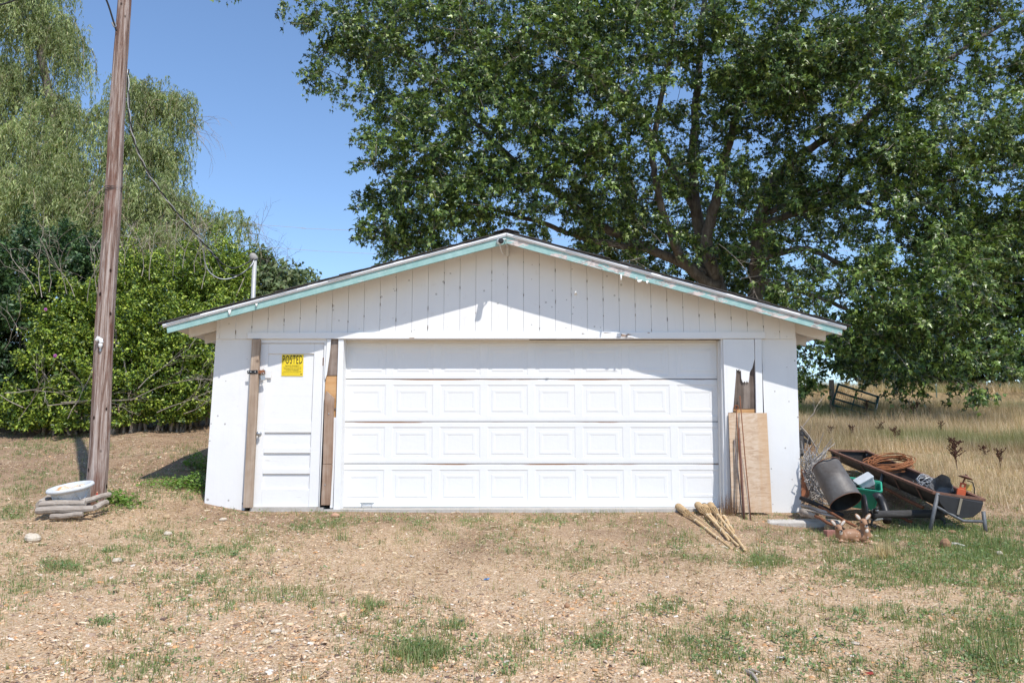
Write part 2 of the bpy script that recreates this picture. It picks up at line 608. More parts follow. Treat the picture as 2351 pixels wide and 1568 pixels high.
M_BLACK = simple('black_plastic', (.022, .022, .024), (.014, .014, .015), rough=.45, scale=10, bumps=.1)
M_WHITEP = simple('white_plastic', (.78, .78, .77), (.66, .66, .65), rough=.4, scale=6, bumps=0)

def teal_material(name, peel):
    m, nt, b = newmat(name)
    v = coords(nt)
    vs = coords(nt, (2.2, 14, 7))
    n1 = noise(nt, vs, 1.3, 6, .65, .4)
    n2 = noise(nt, v, 11, 5, .7)
    teal = ramp(nt, n2, [(.3, (.22, .39, .365)), (.7, (.33, .50, .475))])
    wd = ramp(nt, noise(nt, coords(nt, (2, 30, 40)), 2, 5, .7), [(.3, (.22, .19, .175)), (.7, (.46, .42, .39))])
    prim = mix(nt, ramp(nt, n2, [(.45, 0), (.55, 1)]), wd, (.58, .50, .46))
    edge = math_(nt, 'ADD', n1, math_(nt, 'MULTIPLY', math_(nt, 'SUBTRACT', n2, .5), .16))
    msk = ramp(nt, edge, [(peel, 0), (peel + .012, 1)])
    c = mix(nt, msk, teal, prim)
    rim = math_(nt, 'MULTIPLY', ramp(nt, edge, [(peel - .014, 0), (peel - .002, 1)]), ramp(nt, edge, [(peel, 1), (peel + .006, 0)]))
    c = mix(nt, math_(nt, 'MULTIPLY', rim, .8), c, (.62, .66, .64))
    nt.links.new(c, b.inputs['Base Color'])
    b.inputs['Roughness'].default_value = .6
    bump(nt, b, math_(nt, 'SUBTRACT', 1.0, msk), .6, .004)
    return m

M_TEAL_L = teal_material('teal_paint', .66)
M_TEAL_R = teal_material('teal_paint_peeling', .535)

G = thing('garage', 'white gabled garage with teal roof trim, wide panelled door and side entry door', 'garage', (0, 0, 0))
OV = -.38                                     # depth of the rake in front of the wall
PR, PL, PRR = at(1163, 537, OV), at(376, 746, OV), at(1941, 751, OV)
xr, zr = PR.x, PR.z
SL = (zr - PL.z) / (xr - PL.x)
SR = (zr - PRR.z) / (PRR.x - xr)

def roofz(x):
    return zr - (xr - x) * SL if x < xr else zr - (x - xr) * SR

WXL, WXR = at(496, 776).x, at(1828, 776).x
WBL, WBR = at(470, 1150).x, at(1840, 1187).x
ZH = at(1000, 778).z                          # underside of the header
BACK = 7.0

# --- masonry
slab([(496, 776.5), (580, 776.5), (560, 1200), (466, 1200)], .02, .20).build('wall', M_WALL, G)
slab([(1748, 776.5), (1828, 776.5), (1841, 1206), (1764, 1206)], .02, .20).build('wall', M_WALL, G)
for xa, xb in ((WXL + .02, WXL + .2), (WXR - .2, WXR - .02)):
    MB().box(((xa + xb) / 2, (BACK + .202) / 2, (ZH - .35) / 2 + .1), (xb - xa, BACK - .202, ZH + .35)).build('wall', M_WALL, G)
MB().prism([(WXL + .21, -.2), (WXR - .21, -.2), (WXR - .21, roofz(WXR - .21) - .12), (xr, zr - .12), (WXL + .21, roofz(WXL + .21) - .12)], BACK - .2, BACK).build('wall', M_WALL, G)
MB().box((0, 3.4, -.09), (7.2, 6.3, .1)).build('floor_slab', M_CONC, G)
slab([(574, 1164.5), (742, 1165), (742, 1210), (570, 1210)], -.03, .3).build('door_sill', M_CONC, G)
slab([(742, 1169), (1680, 1168), (1683, 1230), (740, 1230)], -.05, .3).build('threshold', M_CONC, G)

# --- gable: backing and individual boards
zb = at(1000, 778.2).z
poly = [(WXL + .01, zb), (WXR - .01, zb), (WXR - .01, roofz(WXR) - .05), (xr, zr - .06), (WXL + .01, roofz(WXL) - .05)]
MB().prism(poly, .024, .12).build('gable_backing', M_DARK, G)
x = -.058 - .2108 * 19
while x < WXR:
    a, b_ = max(x + .0014, WXL), min(x + .2108 - .0014, WXR)
    if b_ - a > .03:
        dy = random.uniform(-.003, .003)
        p = [(a, zb - random.uniform(0, .004)), (b_, zb - random.uniform(0, .004)), (b_, roofz(b_) - .03)]
        if a < xr < b_: p.append((xr, zr - .03))
        p.append((a, roofz(a) - .03))
        MB().prism(p, dy, dy + .02).build('siding_board', M_SIDING, G, bevel=.0012)
    x += .2108
# brown grime lodged in the seams between the boards
M_GRIME = simple('seam_grime', (.16, .105, .07), (.08, .05, .035), rough=.95, scale=40, bumps=.3)
for k in range(-18, 19):
    xs = -.058 + .2108 * k
    if not (WXL + .1 < xs < WXR - .1): continue
    ztop = roofz(xs) - .16
    for j in range(random.choice((1, 2, 2, 3))):
        zz = zb + (ztop - zb) * (1 - random.random() ** 1.6 * .85) - .02
        hh = random.uniform(.015, .075)
        if zz - hh < zb + .02: continue
        w_ = random.uniform(.0025, .006)
        MB().prism([(xs - w_ * .4, zz), (xs + w_ * .6, zz - .004), (xs + w_, zz - hh * .5), (xs + w_ * .2, zz - hh), (xs - w_ * .7, zz - hh * .6)], -.0055, .004).build('seam_grime', M_GRIME, G)
tb = slab([(567.6, 763.5), (1757, 761.5), (1757, 777.2), (567.6, 777.8)], -.03, -.004).build('header_trim', M_TRIM, G, bevel=.003)
# chips of paint and a gouge along the header
for (a, b_, w, h) in ((937, 776.5, 16, 3.2), (1383, 764, 22, 2.5), (1425, 769, 30, 9), (1405, 775, 60, 3), (1482, 764, 10, 2.5), (1335, 766, 8, 2)):
    q = [(a + (random.random()) * w, b_ - h / 2 + random.random() * h) for _ in range(9)]
    cxm, czm = sum(p[0] for p in q) / 9, sum(p[1] for p in q) / 9
    q.sort(key=lambda p: math.atan2(p[1] - czm, p[0] - cxm))
    slab(q, -.0325, -.0295).build('bare_patch', M_BROWNWOOD, tb)
# header soffit over the wide door
slab([(776, 778.4), (1668, 777.9), (1668, 772), (776, 772)], -.002, .215).build('head_jamb', M_SOFFIT, G)
slab([(786, 787.5), (1654, 787.0), (1654, 780.5), (786, 781)], .155, .214).build('door_stop', M_SOFFIT, G)

# --- roof
def roof_side(name, x_end, slope):
    d = 1 if x_end > xr else -1
    z_end = roofz(x_end)
    mb = MB().prism([(xr, zr), (x_end, z_end), (x_end, z_end - .02), (xr, zr - .022)], OV + .012, BACK + .3)
    return mb.build('roof_deck', M_SOFFIT, G)
deckL = roof_side('roof_deck', PL.x, SL)
deckR = roof_side('roof_deck', PRR.x, SR)
for side, xe, sl, mt in ((-1, PL.x, SL, M_TEAL_L), (1, PRR.x, SR, M_TEAL_R)):
    ze = roofz(xe)
    x0 = xr + side * .0015
    xi = xe - side * .045
    MB().prism([(x0, zr - .042), (xi, roofz(xi) - .042), (xi - side * .012, roofz(xi) - .122), (x0, zr - .134)], OV - .018, OV + .010).build('barge_board', mt, G, bevel=.002)
    MB().prism([(x0, zr + .004), (xe, ze + .004), (xe, ze - .022), (x0, zr - .024)], OV - .045, OV + .008).build('drip_trim', M_TRIM, G, bevel=.002)
    MB().prism([(x0, zr - .0245), (xe, ze - .0225), (xe - side * .004, ze - .039), (x0, zr - .041)], OV - .034, OV + .008).build('drip_trim', M_TRIM, G, bevel=.002)
    # rafters with tails
    for k in range(12):
        y = .025 + k * .61
        tip = at(428 if side < 0 else 1897, 783, .0)
        xt = tip.x + random.uniform(-.02, .02)
        xw = (WXL + .25) if side < 0 else (WXR - .25)
        top = lambda q: roofz(q) - .022
        MB().prism([(xt, top(xt)), (xt + side * -.015, top(xt) - .125), (xw, top(xw) - .135), (xw, top(xw))], y, y + .042).build('rafter_tail', M_SOFFIT, G, bevel=.002)
    # shingles: the rake column one by one, the field behind as one mass
    slen = math.hypot(xe - xr, ze - zr)
    ang = math.atan(sl) * side
    n = int((slen + .03) / .14)
    tile = MB()
    sx_ = .30
    tile.box((0, 0, 0), (sx_, .92, .011))
    me = tile.mesh('shingle', M_ASPH, bevel=.002)
    Mr = Matrix.Rotation(ang, 3, 'Y')
    fieldp = MB()
    for k in range(n + 1):
        s = min(.10 + k * .14, slen - .1)
        base = Vector((xr + side * s * math.cos(ang), 0, zr - s * math.sin(abs(ang)))) + Mr @ Vector((0, 0, .016 + .004 * (k % 3)))
        tilt = -side * .020
        o = link('shingle', me, deckL if side < 0 else deckR)
        o.location = (base.x, OV - .055 + .46 + random.uniform(-.012, .012), base.z + random.uniform(-.002, .006))
        o.rotation_euler = (random.uniform(-.006, .006), ang + tilt, random.uniform(-.012, .012))
        Mk = Matrix.Rotation(ang + tilt, 3, 'Y')
        yy = OV - .055 + .93 + .46
        j = 0
        while yy < BACK + .6:
            fieldp.box((base.x, yy, base.z + random.uniform(-.002, .003)), (sx_, .915, .011), Mk)
            yy += .92
    fieldp.build('shingle_field', M_ASPH, deckL if side < 0 else deckR, kind='stuff')
    # ridge caps
cap = MB()
for s in (-1, 1):
    an = math.atan(SL if s < 0 else SR) * s
    cap.box((xr + s * .075, 0, zr + .047 - .075 * (SL if s < 0 else SR)), (.17, .34, .009), Matrix.Rotation(an, 3, 'Y'))
cme = cap.mesh('ridge_cap', M_ASPH, Vector((0, 0, 0)))
for k in range(34):
    o = link('ridge_cap', cme, deckL)
    o.location = (0, OV + .10 + k * .225, random.uniform(0, .004))

# curls of peeling paint hanging on the barge boards
def curl(px, py, w, h, parent, mt):
    mb = MB(); pts = []
    for i in range(5):
        t = i / 4
        c = at(px + w * t * .3, py + h * t, OV - .022 - .03 * math.sin(t * 2.2))
        pts.append(c)
    for i in range(4):
        a, b_ = pts[i], pts[i + 1]
        ww = w * (1 - .18 * i) / 190
        ww2 = w * (1 - .18 * (i + 1)) / 190
        mb.add([a, a + Vector((ww, 0, .004)), b_ + Vector((ww2, 0, .003)), b_,
                a + Vector((0, .003, 0)), a + Vector((ww, .003, .004)), b_ + Vector((ww2, .003, .003)), b_ + Vector((0, .003, 0))],
               [(0, 1, 2, 3), (7, 6, 5, 4), (0, 4, 5, 1), (3, 2, 6, 7), (0, 3, 7, 4), (1, 5, 6, 2)])
    mb.build('paint_curl', mt, parent)
M_CURL = simple('paint_curl', (.74, .73, .70), (.55, .54, .50), rough=.6, bumps=.1)
for (a, b_, w, h) in ((523, 710, 9, 13), (586, 697, 6, 7), (1318, 678, 8, -9), (1424, 630, 5, 14), (1462, 643, 14, 6), (1483, 645, 7, 7)):
    curl(a, b_, w, h, G, M_CURL)

# --- wide sectional door
DY = .188
gd = MB()
x0, x1 = at(783, 980, DY).x, at(1657, 980, DY).x
z0, z1 = at(1000, 1165, DY).z, at(1000, 786, DY).z
rows = [at(1000, q, DY).z for q in (1165.2, 1064.5, 968, 870.4, 784)]
door = thing('garage_door', None, None, (0, DY, 0)); door.parent = G
ncol = 8
pitch = (x1 - x0) / ncol
pw, ph = pitch * .85, .41
def panel_mesh():
    mb = MB()
    rings = [(0, 0), (.012, .0048), (.052, .0048), (.066, .001), (.094, .001), (.106, .004)]
    vs = []
    for inset, y in rings:
        a, b_ = pw / 2 - inset, ph / 2 - inset
        vs += [(-a, y, -b_), (a, y, -b_), (a, y, b_), (-a, y, b_)]
    fs = []
    for r in range(len(rings) - 1):
        for j in range(4):
            p, q = r * 4 + j, r * 4 + (j + 1) % 4
            fs.append((p, q, q + 4, p + 4))
    k = (len(rings) - 1) * 4
    fs.append((k, k + 1, k + 2, k + 3))
    return mb.add(vs, fs).mesh('panel', M_DOOR)
pme = panel_mesh()
M_STAIN = None
def stain_mat():
    m, nt, b = newmat('stained_joint')
    v = coords(nt, (1.1, 1, 40))
    n = noise(nt, v, 1.5, 6, .7)
    n2 = noise(nt, coords(nt, (.45, 1, 1)), 1.3, 3, .5)
    f = ramp(nt, math_(nt, 'ADD', math_(nt, 'MULTIPLY', n, .5), math_(nt, 'MULTIPLY', n2, .6)), [(.53, 0), (.60, 1)])
    c = mix(nt, f, (.78, .77, .76), ramp(nt, n, [(.3, (.30, .15, .08)), (.7, (.50, .30, .18))]))
    nt.links.new(c, b.inputs['Base Color']); b.inputs['Roughness'].default_value = .6
    return m
M_STAIN = stain_mat()
for r in range(4):
    za, zc = rows[r] + .006, rows[r + 1] - .004
    zm = (za + zc) / 2 - .002
    mb = MB()
    def rail(xa, xb, zA, zB, ya=DY, yb=DY + .04):
        mb.box(((xa + xb) / 2, (ya + yb) / 2, (zA + zB) / 2), (xb - xa, yb - ya, zB - zA))
    rail(x0, x1, zm + ph / 2, zc - .012); rail(x0, x1, za + .016, zm - ph / 2)
    for c_ in range(ncol + 1):
        xa = x0 if c_ == 0 else x0 + c_ * pitch - (pitch - pw) / 2
        xb = x1 if c_ == ncol else x0 + c_ * pitch + (pitch - pw) / 2
        rail(xa, xb, zm - ph / 2, zm + ph / 2, DY + .0005)
    sec = mb.build('door_section', M_DOOR, door)
    # stepped top and bottom lips; the top lips carry brown stains
    MB().box(((x0 + x1) / 2, DY + .0225, zc - .006), (x1 - x0, .035, .0118)).build('section_lip', M_STAIN if r < 3 else M_DOOR, door)
    MB().box(((x0 + x1) / 2, DY + .0190, za + .008), (x1 - x0, .036, .0158)).build('section_lip', M_DOOR, door)
    for c_ in range(ncol):
        o = link('panel', pme, door)
        o.location = Vector((x0 + (c_ + .5) * pitch, DY + .0003, zm)) - ORG[door]
slab([(780, 1165.6), (1662, 1165.2), (1662, 1168.5), (779, 1169)], DY - .01, DY + .05).build('bottom_seal', M_BLACK, door)
MB().box(((x0 + x1) / 2, DY + .07, (z0 + z1) / 2), (x1 - x0 - .02, .02, z1 - z0 - .01)).build('door_core', M_DARK, door)
hm = slab([(827, 1153.5), (859, 1153.5), (855, 1156.3), (831, 1156.3)], DY - .006, DY + .002)
hm.tube([at(831, 1155, DY - .005), at(833, 1160.5, DY - .03), at(853, 1160.5, DY - .03), at(855, 1155, DY - .005)], .006, 6)
hm.build('lift_handle', M_STEEL, door)

# --- jambs of the wide door
slab([(777, 778.5), (789, 778.5), (780.5, 1171), (765, 1171)], -.012, .02).build('door_casing', M_TRIMV, G, bevel=.002)
slab([(784, 779), (790, 779), (782, 1170.5), (775, 1170.5)], .021, .19).build('side_jamb', M_TRIMV, G)
slab([(1660, 778.2), (1666, 778.2), (1679.5, 1172), (1671, 1172)], -.012, .02).build('door_casing', M_TRIMV, G, bevel=.002)
slab([(1655, 779), (1660.5, 779), (1671.5, 1171), (1664, 1171)], .021, .19).build('side_jamb', M_TRIMV, G)
slab([(1648.5, 784), (1653, 784), (1662, 1168), (1656, 1168)], .10, .187).build('side_stop', M_SOFFIT, G)

# --- entry door
ED = thing('entry_door', None, None, (0, .03, 0)); ED.parent = G
def e(u, py):
    """u 0..1 across the door leaf at height py"""
    t = (py - 788.5) / (1163.6 - 788.5)
    return (596.8 + (578.2 - 596.8) * t + u * ((744.5 - 596.8) + ((731.2 - 578.2) - (744.5 - 596.8)) * t), py)
def leaf(u0, u1, p0, p1, ya, yb, name, mt=M_EDOOR, parent=None, bevel=.003):
    return slab([e(u0, p0), e(u1, p0), e(u1, p1), e(u0, p1)], ya, yb).build(name, mt, parent or ED, bevel=bevel)
YD = .030
leaf(0, .135, 788.6, 1163.6, YD, YD + .04, 'stile')
leaf(.848, 1, 788.6, 1163.6, YD, YD + .04, 'stile')
for p0, p1 in ((788.6, 812.2), (969.5, 992.8), (1027.4, 1040), (1075.2, 1087.5), (1122.5, 1163.6)):
    leaf(.136, .847, p0, p1, YD + .0005, YD + .04, 'rail')
for p0, p1 in ((812.4, 969.3), (993, 1027.2), (1040.2, 1075), (1087.7, 1122.3)):
    leaf(.134, .849, p0 - .3, p1 + .3, YD + .020, YD + .036, 'panel', bevel=0)
kb = MB().lathe([(.026, 0), (.026, .006), (.012, .012), (.012, .035), (.027, .045), (.030, .058), (.022, .07), (0, .072)], 14, Matrix.Rotation(math.pi / 2, 3, 'X'), at(596.5, 995.5, YD - .001))
kb.build('door_knob', M_STEEL, ED, smooth=True)
hg = leaf(.985, 1.012, 821, 839, YD - .006, YD - .001, 'hinge', M_RUST, bevel=0)
leaf(.02, .20, 850, 868, YD - .012, YD - .0008, 'backing_plate', M_EDOOR, bevel=.002)
# frame and casing around it
slab([(596, 778.6), (746, 778.6), (746, 787.6), (596, 787.6)], .008, .06).build('head_casing', M_TRIMV, G, bevel=.002)
slab([(745, 778.6), (750.5, 778.6), (745.5, 880), (733, 1164), (731.8, 1164), (744.9, 787)], .004, .06).build('door_jamb', M_TRIMV, G)
slab([(751, 778.8), (760, 778.8), (757, 812), (750, 861), (745.5, 873), (744.8, 862)], -.016, .003).build('split_casing', M_TRIMV, G, bevel=.002)
slab([(578.2, 778.6), (596.2, 778.6), (577.4, 1165.5), (557.2, 1165.5)], -.055, .015).build('post_board', M_TANWOOD, G, bevel=.004)
MB().prism(px_poly([(570, 780), (790, 780), (775, 1164), (556, 1164)], .09), .09, .12).build('cavity_shade_sheet', M_DARK, G)  # solid dark sheet, its colour standing for the shade behind the door
# exposed framing between the two doors
slab([(759, 779.5), (776.5, 779.5), (775, 861.5), (750, 861.5), (755, 820)], .012, .045).build('exposed_board', M_GREYWOOD, G)
slab([(750, 862.5), (775, 862.5), (772.6, 936), (771, 957), (766, 959), (765, 1150), (742, 1150), (744, 1000), (747, 880)], .020, .05).build('exposed_board', M_GOLDWOOD, G)
slab([(744.5, 936.5), (772.5, 936.5), (772.2, 940.5), (744, 940.5)], .010, .0195).build('batten', M_GREYWOOD, G)
slab([(744, 1010), (748, 1010), (740, 1160), (736, 1160)], .006, .02).build('splintered_edge', M_BROWNWOOD, G)
pk = slab([(749, 897), (767.4, 914), (766, 940), (763, 1065), (741.2, 1065), (745, 912)], -.030, .004).build('nailed_plank', M_BROWNWOOD, G, bevel=.003)
pk2 = slab([(741, 1065.8), (763, 1065.8), (757.5, 1159.5), (736.5, 1159.5)], -.031, .003).build('nailed_plank', M_BROWNWOOD, G, bevel=.003)
for a, b_, pp in ((755, 950, pk), (746, 1113, pk2)):
    c = at(a, b_, -.031)
    MB().lathe([(.008, 0), (.008, .004), (.003, .006)], 8, Matrix.Rotation(math.pi / 2, 3, 'X'), c).build('screw', M_STEEL, pp)
slab([(766.5, 958), (771.5, 958), (763.5, 1166), (757.5, 1166), (759.5, 1100)], -.008, .02).build('casing_strip', M_TRIMV, G)

# --- right of the wide door: broken facing board and what it bares
Z7 = lambda a, b_: (1480.9 + a * .3444, 749.1 + b_ * .3444)
slab([Z7(*q) for q in ((536, 86), (727, 86), (731, 215), (716, 275), (698, 308), (694, 345), (690, 375), (684, 372), (680, 362), (672, 378), (664, 364), (657, 376), (650, 368), (643, 350), (640, 292), (632, 300), (628, 283), (620, 296), (609, 284), (606, 330), (597, 440), (588, 556), (586, 572), (566, 575), (553, 575))], -.012, .010).build('broken_facing', M_TRIMV, G)
M_DARKWOOD = wood('dark_weathered_wood', 'Z', (.055, .042, .034), (.13, .10, .082), (.23, .185, .155))
slab([Z7(*q) for q in ((560, 250), (735, 180), (738, 552), (560, 552))], .012, .03).build('exposed_board', M_DARKWOOD, G)
slab([Z7(*q) for q in ((662, 330), (700, 300), (700, 549), (655, 549))], .0085, .0118).build('exposed_board', wood('grey_weathered_wood_pale', 'Z', (.12, .095, .08), (.23, .185, .155), (.33, .28, .24)), G)
slab([Z7(*q) for q in ((560, 552.5), (738, 552.5), (742, 1240), (575, 1240))], .013, .035).build('exposed_board', M_GOLDWOOD, G)
slab([Z7(*q) for q in ((732, 84), (777, 84), (800, 1250), (746, 1250), (741, 560))], -.022, .012).build('corner_trim', M_TRIMV, G, bevel=.002)

# weathered footing under the right corner
ft = MB()
pa, pb = gnd(1772, 1222), gnd(1888, 1224)
ft.box((3.58, -.20, -.235), (.92, .56, .26))
f_o = ft.build('concrete_footing', M_CONC, G, bevel=.03)

# ================================================================== TREES AND SHRUBS
M_BARK = wood('bark', 'Z', (.055, .045, .038), (.13, .11, .092), (.24, .215, .185), cracks=.7, knots=False, scale=.45)
M_TWIG = simple('bare_twig', (.40, .34, .28), (.24, .20, .165), rough=.9, scale=20, bumps=.2)
M_LEAF = leafmat('maple_leaf', .38, .14, .45)
M_WILLOW = leafmat('willow_leaf', .5, .34, .4)
M_SHRUB = leafmat('shrub_leaf', .45, .16, .4)

def ellipsoid_points(n, c, r, shell=.45):
    d = rand_dirs(n)
    rad = shell + (1 - shell) * rng.random(n) ** .6
    return np.array(c)[None] + d * rad[:, None] * np.array(r)[None]

class Skeleton:
    """limbs laid out by hand; smaller branches reach from the nearest wood to each spray of leaves"""
    def __init__(self):
        self.P = []; self.R = []; self.mb = MB(); self.fine = MB()
    def limb(self, pts, radii, seg=9, wig=.05, n=7):
        pts = [Vector(p) for p in pts]
        out, rr = [], []
        for i in range(len(pts) - 1):
            p0 = pts[max(i - 1, 0)]; p1 = pts[i]; p2 = pts[i + 1]; p3 = pts[min(i + 2, len(pts) - 1)]
            for j in range(n):
                t = j / n
                q = .5 * ((2 * p1) + (p2 - p0) * t + (2 * p0 - 5 * p1 + 4 * p2 - p3) * t * t + (3 * p1 - p0 - 3 * p2 + p3) * t ** 3)
                q = q + Vector((random.gauss(0, wig), random.gauss(0, wig), random.gauss(0, wig))) * .35
                out.append(q); rr.append(radii[i] + (radii[i + 1] - radii[i]) * t)
        out.append(pts[-1]); rr.append(radii[-1])
        rr = [q * .80 for q in rr]
        self.mb.tube(out, rr, seg)
        self.P += [tuple(p) for p in out]; self.R += rr
    def reach(self, targets, r0=.05, seg=5, sag=.15, steps=6):
        P = np.array(self.P); R = np.array(self.R)
        order = np.argsort([np.min(np.sum((P - t) ** 2, 1)) for t in targets])
        ends = [None] * len(targets)
        PP = [P]; RR = [R]
        for i in order:
            t = np.array(targets[i])
            A = np.concatenate(PP) if len(PP) > 1 else PP[0]
            PP = [A]
            d2 = np.sum((A - t) ** 2, 1) + 1.2 * np.maximum(A[:, 2] - t[2] + .3, 0) ** 2
            j = int(np.argmin(d2))
            if len(RR) > 1: RR = [np.concatenate(RR)]
            rs = min(RR[0][j] * .75, r0 * (.4 + .35 * math.sqrt(max(d2[j], .01))))
            rs = max(rs, .010)
            a = Vector(A[j]); b_ = Vector(t)
            L = (b_ - a).length
            mid = (a + b_) / 2 + Vector((random.gauss(0, .10), random.gauss(0, .10), sag + random.gauss(0, .06))) * L
            pts, rad = [], []
            for k in range(steps + 1):
                u = k / steps
                q = a * (1 - u) ** 2 + mid * 2 * u * (1 - u) + b_ * u * u
                pts.append(q); rad.append(rs * (1 - u) + .007 * u)
            self.mb.tube(pts, rad, seg, False)
            PP.append(np.array([tuple(p) for p in pts[1:]])); RR.append(np.array(rad[1:]))
            ends[i] = (pts[-1] - pts[-2]).normalized()
        return ends

def sprays(centres, nt, nl, length, leaf, pal, w, shape, droop=.35, updir=None, jit=.18, facing=.6, twigs=None):
    """short twigs with leaves around each centre"""
    C = np.repeat(np.asarray(centres), nt, axis=0)
    n = len(C)
    d = rand_dirs(n)
    d[:, 2] = d[:, 2] * .75 + .05
    if updir is not None:
        d = nrm(d + np.repeat(updir, nt, axis=0) * .9)
    else:
        d = nrm(d)
    L = length * (.55 + .75 * rng.random(n))
    u = (.12 + .88 * rng.random((n, nl)) ** .8)
    base = C[:, None] + d[:, None] * (L[:, None] * u)[..., None]
    base[..., 2] -= droop * (L[:, None] * u) ** 2
    base = base.reshape(-1, 3) + rng.normal(size=(n * nl, 3)) * leaf * .35
    dd = np.repeat(d, nl, axis=0) * .6 + rand_dirs(n * nl) * .75
    dd[:, 2] -= .45
    nn = rand_dirs(n * nl) * .50 + np.repeat(rand_dirs(n) * .75, nl, axis=0) + np.array([.15, -.30, facing])
    Rm = frames(dd, nn)
    s = leaf * (.6 + .7 * rng.random(n * nl))
    tint = np.repeat(np.clip(1 + rng.normal(size=(n, 1)) * .16, .6, 1.5), nl, axis=0)
    col = palette(n * nl, pal, w, jit) * tint
    if twigs is not None:
        for i in range(0, n, 3):
            a = Vector(C[i]); L_ = L[i]; dv = Vector(d[i])
            p1 = a + dv * L_ * .5 - Vector((0, 0, droop * (L_ * .5) ** 2)); p2 = a + dv * L_ - Vector((0, 0, droop * L_ ** 2))
            twigs.tube([a, p1, p2], [.009, .006, .003], 3, False)
    return scatter(shape[0], shape[1], base, Rm, s, col)

# ---------------- the big silver maple behind the garage
KM = 1.2
def am(px, py, Y):
    return CAM + (at(px, py, Y) - CAM) * KM
MAPLE_PAL = [(.068, .118, .024), (.120, .186, .040), (.026, .050, .012), (.21, .285, .070), (.29, .35, .105)]  # pale and dark entries put sunlit and shaded leaf tones into the colour
front = [(760,30,9,.9),(800,115,9,.9),(735,175,9,.35),(860,60,10,1.5),(905,190,9,1.15),(885,300,8,.6),(960,330,8,1.3),(905,405,8,.85),
 (875,480,8,.7),(960,480,8,1.2),(845,530,8,.35),(950,560,8.5,.8),(1050,420,7.8,1.3),(1060,260,8,1.6),(1000,120,9,1.6),(1130,60,9,1.7),
 (1180,200,8,1.6),(1200,340,7.8,1.4),(1130,470,8,1.0),(1230,440,8,1.0),(1300,100,8.5,1.8),(1340,260,8,1.5),(1380,40,8,1.6),(1330,390,8,1.2),
 (1450,180,8,1.4),(1420,330,8,1.0),(1350,500,9,.7),(1440,450,10,.8),(1560,60,8,1.3),(1575,300,9.5,.8),(1670,220,9,1.1),(1700,60,8,1.6),
 (1620,400,8.5,.7),(1750,180,8,1.4),(1800,300,9,1.2),(1850,80,8,1.8),(1900,220,8,1.6),(1980,120,8,1.6),(2050,250,8,1.5),(2000,370,8,1.2),
 (2120,60,9,1.3),(2200,150,9,1.0),(2150,330,7.5,1.5),(2250,300,8,1.3),(2330,220,9,1.1),(2300,420,7,1.5),(2300,40,9,1.0),(2340,110,9,.9),(2180,450,7,1.3),
 (2070,460,8,1.0),(1900,490,9,.8),(1810,430,9,.8),(2080,570,6,1.1),(1950,600,7,1.0),(2200,560,6.5,1.1),(2320,540,7,1.1),(1980,720,5.6,1.0),
 (2080,690,5.2,1.2),(2180,690,5,1.0),(2120,790,4.8,.9),(2000,790,6,.8),(2225,800,4.6,.65),(2285,835,4.4,.35),(2110,875,5,.35),(1540,420,9,.6),(1480,500,9.2,.6),(1700,430,8.8,.7),(1590,560,9,.5),(1680,560,9.2,.6),(1780,560,9,.6),(1440,580,9.4,.5),(1760,640,9,.4),
 (1885,755,8,.5),(1852,800,8,.32),(1862,845,8,.28),(1850,885,8,.18),(1835,680,8,.6),(2215,890,4.4,.25),(2450,300,8,1.6),(2480,500,7,1.4),(2450,100,10,1.6),(600,-60,10,.9),
 (800,-80,10,1.7),(1050,-120,9,2.0),(1300,-130,8.5,2.2),(1600,-130,9,2.2),(1900,-130,9,2.2),(2200,-130,10,2.0)]
cent = []
for (a, b_, Y, r) in front:
    if Y < 7.3:
        r *= (Y + 1.4 - CAM.y) / (Y - CAM.y); Y += 1.4
    c = am(a, b_, Y)
    r0, r = r, r * KM
    k = max(3, int((17.0 if b_ > -50 and a < 2400 else 6.0) * r0 ** 2))
    cent.append(ellipsoid_points(k, c, (r, r * 1.15, r * .92), .35))
nfront = sum(len(q) for q in cent)
back = []
for i in range(46):
    a, b_ = random.uniform(820, 2250), random.uniform(-100, 560)
    back.append(ellipsoid_points(8, am(a, b_, random.uniform(11.5, 15)), (1.7, 1.7, 1.4), .3))
for i in range(44):
    a, b_ = random.uniform(1330, 1900), random.uniform(380, 700)
    back.append(ellipsoid_points(8, am(a, b_, random.uniform(11.5, 16)), (1.5, 1.5, 1.2), .3))
cent = np.concatenate(cent + back)
# keep clear of the garage roof
keep = ~((cent[:, 1] < 8.2) & (np.abs(cent[:, 0]) < 4.6) & (cent[:, 2] < 4.2))
cent = cent[keep]
mb0 = am(1655, 700, 10.5)
mbase = Vector((mb0.x, mb0.y, gz(mb0.x, mb0.y)))
maple = thing('maple_tree', 'huge leafy silver maple with several trunks towering behind the garage roof', 'tree', mbase)
sk = Skeleton()
A = lambda L: [am(*q) for q in L]
A0 = lambda L: [at(*q) for q in L]
sk.limb([mbase - Vector((0, 0, .3)), am(1652, 720, 10.5), am(1640, 640, 10.5), am(1610, 540, 10.4), am(1592, 420, 10.3), am(1596, 270, 10), am(1606, 130, 9.6), am(1622, -60, 9.6), am(1640, -220, 10)],
        [.46, .42, .34, .26, .20, .17, .13, .10, .06], 12)
sk.limb(A([(1645, 660, 10.4), (1575, 610, 10), (1540, 540, 9.4), (1512, 450, 9), (1499, 360, 8.8), (1515, 240, 8.9), (1545, 80, 9), (1552, -140, 9.4)]), [.26, .20, .155, .13, .12, .10, .08, .05])
sk.limb(A([(1640, 640, 10.4), (1622, 560, 10), (1645, 450, 9.6), (1670, 345, 9.4), (1700, 240, 9.3), (1760, 120, 9.3), (1820, -40, 9.5)]), [.27, .24, .19, .16, .12, .09, .05])
